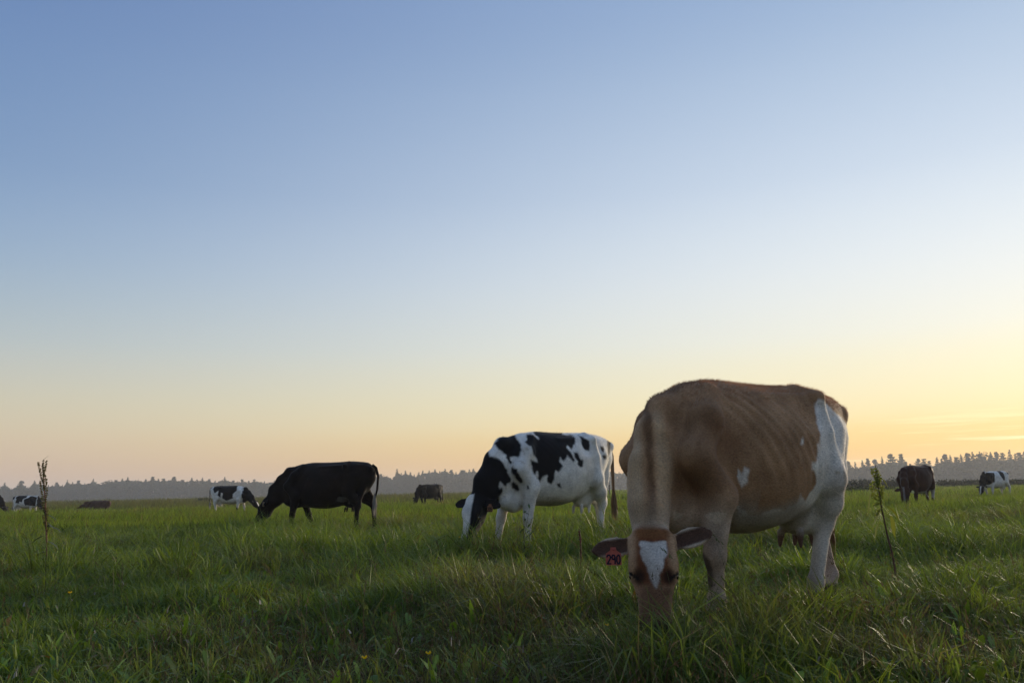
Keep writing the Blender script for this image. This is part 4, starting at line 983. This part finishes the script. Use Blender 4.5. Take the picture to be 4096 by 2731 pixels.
def build_trees():
    rg = random.Random(19)
    protos = {k: [crown_mesh(k, s) for s in r] for k, r in (('spruce', range(1, 8)), ('pine', range(11, 18)), ('round', range(21, 25)))}
    root0 = {}

    def tree(px, ytop, D, kind, label, group):
        yh = 1960 - .0205 * (px - 2048); H = (yh - ytop) / FPX * D + .75 + .3; X = (px - 2048) / FPX * D * 1.0
        r = empty({'spruce': 'spruce_tree', 'pine': 'pine_tree', 'round': 'broadleaf_tree'}[kind], (X, D, -.35), rg.uniform(0, 6.28), 1.0)
        wf = rg.uniform(.9, 1.35) if D > 540 else rg.uniform(.8, 1.2); r.scale = (H * wf, H * wf, H)
        cm, tm = rg.choice(protos[kind]); obj('crown', cm, None, r); obj('trunk', tm, None, r)
        tag(r, label, 'tree', group); return r
    ordn = lambda n: f'{n}' + ('th' if 10 <= n % 100 <= 20 else {1: 'st', 2: 'nd', 3: 'rd'}.get(n % 10, 'th'))
    cnt = {}; wood = []
    for S, D0, side in ((SKY_L, 600, 'L'), (SKY_R, 470, 'R')):
        for px, yt in S:
            kind = rg.choices(('spruce', 'pine', 'round'), (7, 3, 1.0) if side == 'L' else (5, 5, .5))[0]
            if px == 1546: kind = 'round'
            if px in (1583, 1616): kind = 'spruce'
            if px in (3577, 3757, 3646): kind = 'pine'
            w = {'spruce': 'pointed spruce', 'pine': 'ragged pine', 'round': 'round-crowned tree'}[kind]
            seg = ('from the left picture edge in the hazy tree line' if px < 1140 else 'right of the solid dark cow in the misty tree line' if 1500 < px < 1900 else 'right of the large patched cow in the tree line' if 2425 < px < 2500 else 'right of the tan cow in the tree line' if px > 3340 else None)
            cnt[seg] = cnt.get(seg, 0) + 1
            if seg: lab = f'{w}, {ordn(cnt[seg])} tree top {seg}'
            else: lab = 'far tree of the tree line hidden behind the near cows'
            tree(px, yt, D0 + rg.uniform(-12, 25), kind, lab, 'trees of the far tree line' if seg else 'far trees hidden behind the near cows')
        # second rank, lower, that closes the gaps between the front trees: part of the wood
        for (a, ya), (b, yb) in zip(S, S[1:]):
            n = max(1, int((b - a) / 34))
            for k in range(n):
                px = a + (b - a) * (k + .5) / n; yh = 1960 - .0205 * (px - 2048); yt = yh - (yh - max(ya, yb)) * (rg.uniform(.7, .96) if side == 'L' else rg.uniform(.55, .85))
                D = D0 + 25 + rg.uniform(0, 25); H = (yh - yt) / FPX * D + 1.0; cm, tm = rg.choice(protos[rg.choices(('spruce', 'pine', 'round'), (4, 3, 2))[0]])
                v = np.empty(len(cm.vertices) * 3, np.float32); cm.vertices.foreach_get('co', v); v = v.reshape(-1, 3); th = rg.uniform(0, 6.28); wf = rg.uniform(1.0, 1.5)
                wood.append(np.stack([(v[:, 0] * math.cos(th) - v[:, 1] * math.sin(th)) * H * wf + (px - 2048) / FPX * D, (v[:, 0] * math.sin(th) + v[:, 1] * math.cos(th)) * H * wf + D, v[:, 2] * H - .35], 1))
    # the dense lower wood itself
    rn = np.random.default_rng(8); Vs = []; Cs = []
    for S, D0, n in ((SKY_L, 625, 30000), (SKY_R, 495, 23000)):
        px = rn.uniform(S[0][0] - 60, S[-1][0] + 60, n); yt = np.interp(px, [q[0] for q in S], [q[1] for q in S]); D = D0 + rn.uniform(0, 40, n); yh = 1960 - .0205 * (px - 2048)
        H = (yh - yt) / FPX * D * (.86 if D0 > 540 else .70); z = rn.random(n) ** .8 * H + .2; P = np.stack([(px - 2048) / FPX * D, D, z], 1)
        a = rn.normal(0, 1, (n, 3)); a /= np.linalg.norm(a, axis=1, keepdims=True); b = np.cross(a, rn.normal(0, 1, (n, 3))); b /= np.linalg.norm(b, axis=1, keepdims=True); s = rn.uniform(.75, 1.5, n)[:, None]
        Vs.append(np.stack([P - a * s, P + b * s * .7, P + a * s, P - b * s * .7], 1).reshape(-1, 3)); Cs.append(np.repeat(np.array((.030, .042, .020)) * rn.uniform(.7, 1.3, (n, 1)), 4, 0))
    for v in wood: Vs.append(v); Cs.append(np.repeat(np.array((.030, .042, .020)) * rn.uniform(.7, 1.3, (len(v) // 4, 1)), 4, 0))
    V = np.concatenate(Vs); me = mesh_from('woodland', V, np.arange(len(V)).reshape(-1, 4), np.concatenate(Cs), smooth=False)
    tag(obj('woodland', me, M_NEEDLE), 'dense shaded undergrowth of the far tree line', 'woodland', kind='stuff')


def shrub(px, Y, w, h, label, group, seed, name='scrub_bush', col=(.040, .046, .022)):
    rg = np.random.default_rng(seed); p = on_ground(px, Y); r = empty(name, (p.x, p.y, gz(p.x, p.y)), 0, 1); n = int(260 + 120 * w)
    c = rg.uniform(-1, 1, (int(6 + 3 * w), 3)) * np.array((w * .40, .5, 0)); c[:, 2] = h * rg.uniform(.25, .62, len(c)); k = rg.integers(0, len(c), n)
    d = rg.normal(0, 1, (n, 3)); d /= np.linalg.norm(d, axis=1, keepdims=True); P = c[k] + d * rg.uniform(.5, 1, (n, 1)) * np.array((.5 + .06 * w, .45, h * .36)); P[:, 2] = np.abs(P[:, 2])
    a = rg.normal(0, 1, (n, 3)); a /= np.linalg.norm(a, axis=1, keepdims=True); b = np.cross(a, rg.normal(0, 1, (n, 3))); b /= np.linalg.norm(b, axis=1, keepdims=True); s = rg.uniform(.06, .14, n)[:, None] * (1 + .05 * w)
    V = np.stack([P - a * s, P + b * s * .7, P + a * s, P - b * s * .7], 1).reshape(-1, 3)
    obj('foliage', mesh_from('foliage', V, np.arange(len(V)).reshape(-1, 4), np.repeat(np.array(col) * rg.uniform(.6, 1.3, (n, 1)), 4, 0), smooth=False), M_NEEDLE, r)
    for q in c[:4]: m = MB(); m.tube([(q[0] * .6, q[1] * .6, -.02), (q[0], q[1], q[2])], [.03, .012], 5); m.build('stem', M_BARK, r)
    tag(r, label, 'bush', group); return r


def build_edges():
    rg = random.Random(4)
    for i, px in enumerate(range(3325, 3640, 34)): shrub(px, 104 + rg.uniform(-4, 6), rg.uniform(3.0, 4.2), rg.uniform(1.0, 1.7), 'low dark bush in the hedge bank between tan and red-brown cow', 'hedge bank bushes by the tan cow', 300 + i)
    for i, px in enumerate(range(3790, 4150, 36)): shrub(px, 108 + rg.uniform(-4, 6), rg.uniform(3.0, 4.4), rg.uniform(.95, 1.3), 'low dark bush in the hedge bank behind the rightmost cow', 'hedge bank bushes at the far right', 340 + i)
    for i, (px, Y) in enumerate(((3370, 72), (3440, 66), (3530, 70), (3405, 60))): shrub(px, Y, 2.2, .62, 'rank green weed clump in front of the hedge bank by the tan cow', 'weed clumps before the hedge bank', 380 + i, 'weed_clump', (.05, .062, .022))
    shrub(816, 118, 2.0, 1.0, 'single small bush on the far grass edge left of the dark cow', None, 391)
    for px, Y, H, rad, lab in ((2438, 84, 1.25, .06, 'leaning grey fence post just right of the large patched cow'), (2481, 150, 1.15, .05, 'tiny distant fence post left of the tan cow')):
        p = on_ground(px, Y); z = gz(p.x, p.y); r = empty('fence_post', (p.x, p.y, z)); m = MB(); m.tube([(0, 0, -.1), (.01, 0, H * .5), (.03, 0, H), (.03, 0, H + .015)], [rad, rad * .96, rad * .92, rad * .5], 9); m.build('shaft', M_POST, r, False)
        m = MB(); m.tube([(.025, -rad, H * .8), (.025, -rad - .03, H * .8)], .012, 6); m.build('staple', M_POST, r); tag(r, lab, 'fence post')


# ------------------------------------------------------------------ weeds that stand out of the sward
def leaf_blade(m, base, dirv, L, w, droop, c, curl=0.0, seg=5):
    d = Vector(dirv).normalized(); s = d.cross(Vector((0, 0, 1)))
    s = s.normalized() if s.length > .1 else Vector((1, 0, 0)); V = []; F = []; p = Vector(base)
    for i in range(seg + 1):
        t = i / seg; ww = w * math.sin(math.pi * (.12 + .84 * t)) ** .8 * .5; q = p + s * curl * math.sin(t * 5) * L * .2
        V += [q - s * ww + Vector((0, 0, .12 * ww)), q + s * ww + Vector((0, 0, .12 * ww))]
        if i: k = 2 * i; F.append((k - 2, k - 1, k + 1, k))
        d = (d + Vector((0, 0, -droop / seg))).normalized(); p = p + d * (L / seg)
    m.add(V, F, c)


def dock(name, px_base, Y, pts_px, spikes_px, leaves, label, stem_c, seed_c, leaf_c, n_seed=26, sz=.011):
    """upright dock: stem through the given picture points at its own distance, seed spikes along the branches"""
    rg = random.Random(name + str(px_base)); b = at(*px_base, Y); r = empty(name, (b.x, b.y, gz(b.x, b.y))); o = Vector(r.location)
    W = lambda q: at(q[0], q[1], Y + (q[2] if len(q) > 2 else 0)) - o
    st = [Vector((W(pts_px[0]).x, 0, -.02))] + [W(q) for q in pts_px]; n = len(st); m = MB(); m.tube(st, [.0085 - .0055 * i / (n - 1) for i in range(n)], 7, stem_c); m.build('stem', M_STEM, r)
    for sp in spikes_px:
        pts = [W(q) for q in sp]; m = MB(); m.tube(pts, .0016, 5, stem_c); br = m.build('branch', M_STEM, r); m = MB(); tot = sum((b_ - a_).length for a_, b_ in zip(pts, pts[1:]))
        for a_, b_ in zip(pts, pts[1:]):
            k = max(2, int((b_ - a_).length / .010))
            for i in range(k):
                c0 = a_.lerp(b_, (i + rg.random()) / k)
                for j in range(7):
                    aa = rg.uniform(0, 6.28); q = c0 + Vector((math.cos(aa), math.sin(aa), rg.uniform(-.5, .5))) * rg.uniform(.3, 1) * sz; s = sz * rg.uniform(.45, .8); t = rg.uniform(0, 6.28); ax = Vector((math.cos(t), math.sin(t) * .6, .5)) * s; bx = Vector((-math.sin(t) * .4, .5, .7)) * s
                    f = rg.uniform(.7, 1.3); m.add([q - ax, q + bx, q + ax, q - bx], [(0, 1, 2, 3)], tuple(v * f for v in seed_c))
        tag(m.build('seed_cluster', M_LEAF, br), kind='stuff')
    for (q, dv, L, w, dr, cu) in leaves:
        m = MB(); leaf_blade(m, W(q), dv, L * 1.15, w * 1.5, dr, leaf_c, cu); m.build('leaf', M_LEAF, r)
    return tag(r, label, 'weed')


def build_weeds():
    dock('dock_plant', (188, 2275), 8.0, [(188, 2230), (186, 2150), (183, 2080), (182, 2010), (176, 1940), (172, 1880), (170, 1850)],
         [[(176, 1960), (174, 1900), (171, 1860), (174, 1842)], [(174, 1935), (163, 1900), (157, 1870), (153, 1846)], [(178, 1960), (186, 1930), (182, 1905), (176, 1890)], [(176, 1900), (182, 1865), (187, 1842)], [(179, 2000), (168, 1975), (163, 1950), (160, 1920)], [(181, 2010), (186, 1980), (187, 1950)],
          [(181, 2060), (178, 2020), (166, 1990)], [(183, 2090), (190, 2060), (189, 2030)], [(184, 2110), (176, 2085), (172, 2060)], [(185, 2135), (192, 2110), (193, 2085)], [(182, 2060), (175, 2040), (168, 2010)]],
         [((176, 1962), (-1, 0, .1), .10, .018, .1, .4), ((180, 2042), (-1, .1, -.1), .12, .02, .1, .5), ((183, 2105), (1, 0, .5), .14, .03, 1.6, .9), ((184, 2140), (-1, 0, .0), .13, .03, 1.0, .3), ((186, 2190), (-.9, 0, .1), .16, .035, 1.2, .2), ((188, 2240), (1, 0, .4), .05, .02, .5, 0), ((172, 1905), (-.8, 0, -.2), .06, .008, -.6, 1.0), ((173, 1850), (.3, 0, 1), .07, .005, .8, 1.2), ((184, 2090), (1, .2, .2), .08, .03, 2.0, 1.0), ((186, 2165), (1, .1, .3), .12, .03, 1.8, .6), ((187, 2205), (-1, .1, .2), .14, .03, 1.4, .5), ((183, 2060), (1, 0, .4), .10, .02, 1.6, .8)],
         'tall dark dock stalk with knobbly seed spikes standing at the left edge', (.22, .09, .06), (.12, .115, .035), (.05, .07, .022), sz=.0105)
    dock('dock_plant', (3590, 2290), 6.2, [(3578, 2262), (3568, 2210), (3552, 2150), (3540, 2095), (3528, 2040), (3520, 1990), (3514, 1950), (3508, 1900), (3502, 1860)],
         [[(3512, 1950), (3506, 1915), (3500, 1875)], [(3510, 1935), (3496, 1905), (3486, 1872)], [(3512, 1940), (3514, 1910), (3510, 1880)], [(3517, 1990), (3494, 1975), (3484, 1945), (3487, 1930)], [(3520, 2000), (3500, 1995), (3488, 1980)], [(3518, 2005), (3525, 1970), (3530, 1940)], [(3522, 2015), (3530, 1985), (3528, 1955)], [(3519, 2010), (3503, 2020), (3498, 2010)], [(3516, 1975), (3502, 1950), (3496, 1925)], [(3524, 2030), (3512, 2045), (3506, 2060)], [(3513, 1945), (3521, 1925), (3519, 1900)]],
         [((3486, 1965), (-.3, 0, -1), .16, .022, .2, .2), ((3522, 2020), (1, 0, .3), .17, .028, 2.2, .1), ((3564, 2062), (.1, 0, -1), .13, .022, .1, .1), ((3524, 2035), (-.5, 0, -.8), .13, .026, .1, .1), ((3528, 2070), (-1, 0, .0), .09, .006, .1, .2), ((3515, 2090), (-.4, 0, -1), .12, .02, .1, .4), ((3486, 1873), (-1, 0, .1), .05, .005, .0, .3), ((3516, 1905), (.6, 0, -.3), .09, .012, 1.2, .3)],
         'leaning green dock plant with leafy seed clusters right of the tan cow', (.085, .045, .030), (.19, .22, .035), (.14, .16, .03), sz=.0125)
    # leafy weed in front of the patched cow's foreleg
    rg = random.Random(77); b = at(2098, 2165, 8.6); r = empty('leafy_weed', (b.x, b.y, gz(b.x, b.y))); o = Vector(r.location)
    for k, (tx, ty) in enumerate(((2098, 2040), (2082, 2052), (2118, 2032), (2070, 2085), (2124, 2075))):
        m = MB(); p0 = Vector((rg.uniform(-.02, .02), 0, 0)); p1 = at(tx, ty, 8.6 + rg.uniform(-.1, .1)) - o; md = p0.lerp(p1, .5) + Vector((rg.uniform(-.03, .03), 0, 0)); m.tube([p0, md, p1], [.004, .003, .0015], 5, (.05, .06, .03)); stm = m.build('stem', M_STEM, r)
        for i in range(9):
            t = rg.uniform(.25, 1); q = p0.lerp(md, t * 2) if t < .5 else md.lerp(p1, t * 2 - 1); m = MB(); leaf_blade(m, q, (rg.uniform(-1, 1), rg.uniform(-.5, .5), rg.uniform(-.1, .5)), rg.uniform(.04, .10), rg.uniform(.014, .03), .7, (.045, .072, .024)); m.build('leaf', M_LEAF, stm)
    tag(r, 'leafy branching weed in front of the foreleg of the large patched cow', 'weed')
    # small rusty dock spike
    dock('dock_plant', (2322, 2190), 7.4, [(2322, 2170), (2321, 2140), (2318, 2122)], [[(2322, 2165), (2320, 2140), (2318, 2120)]], [], 'short rusty red dock spike in the grass left of the tan cow', (.09, .035, .025), (.10, .035, .028), (.08, .05, .02), sz=.010)
    # buttercups
    for px, py, Y, where in ((1459, 2633, 2.75, 'in the grass at the bottom centre'), (1715, 2615, 2.85, 'low in the bottom grass right of centre'), (2168, 2371, 4.9, "in the open grass left of the tan cow's red ear tag"), (2432, 2502, 3.6, "left of the tan cow's muzzle"),
                             (2887, 2490, 3.7, "right of the tan cow's muzzle"), (279, 2371, 5.0, 'near the foot of the tall dock stalk on the left'), (3325, 2403, 4.4, 'in front of the hind legs of the tan cow'), (1839, 2149, 9.0, "left below the large patched cow's muzzle"), (1915, 2146, 9.1, "right below the large patched cow's muzzle")):
        p = at(px, py, Y); g0 = gz(p.x, p.y); top = max(p.z, g0 + .08); r = empty('buttercup', (p.x, p.y, g0)); hgt = top - g0; m = MB(); m.tube([(0, 0, -.01), (.008, .004, hgt * .6), (0, 0, hgt)], [.0014, .0012, .001], 5, (.06, .09, .02)); m.build('stem', M_STEM, r)
        s = .0100 * (1 + Y / 22)
        for k in range(5):
            a = k * 1.2566; c, sn = math.cos(a), math.sin(a); m = MB(); P3 = lambda u, v, z: Vector((c * u - sn * v, sn * u + c * v, hgt + z)) ; m.add([P3(.15 * s, -.12 * s, 0), P3(.15 * s, .12 * s, 0), P3(.7 * s, .42 * s, .35 * s), P3(1.0 * s, .2 * s, .75 * s), P3(1.0 * s, -.2 * s, .75 * s), P3(.7 * s, -.42 * s, .35 * s)], [(0, 1, 2, 5), (5, 2, 3, 4)], (.75, .50, .01)); m.build('petal', M_LEAF, r)
        tag(r, f'yellow buttercup {where}', 'flower', 'buttercups')


def build_haze():
    V = [(x, y, z) for x in (-1500, 1500) for y in (-1500, 1500) for z in (-3, 24)]
    me = mesh_from('haze', V, [(0, 1, 3, 2), (4, 6, 7, 5), (0, 4, 5, 1), (2, 3, 7, 6), (0, 2, 6, 4), (1, 5, 7, 3)], smooth=False)
    m = bpy.data.materials.new('evening_mist'); m.use_nodes = True; nt = m.node_tree; nt.nodes.clear(); o = nt.nodes.new('ShaderNodeOutputMaterial'); v = nt.nodes.new('ShaderNodeVolumePrincipled')
    v.inputs['Color'].default_value = (.94, .965, 1.0, 1); v.inputs['Density'].default_value = HAZE; v.inputs['Anisotropy'].default_value = .25
    nt.links.new(v.outputs[0], o.inputs['Volume']); tag(obj('haze', me, m), 'thin evening mist lying over the whole field', 'haze', kind='stuff')


HAZE = .0005
build_field()
herd()
build_grass()
build_trees()
build_edges()
build_weeds()
build_haze()
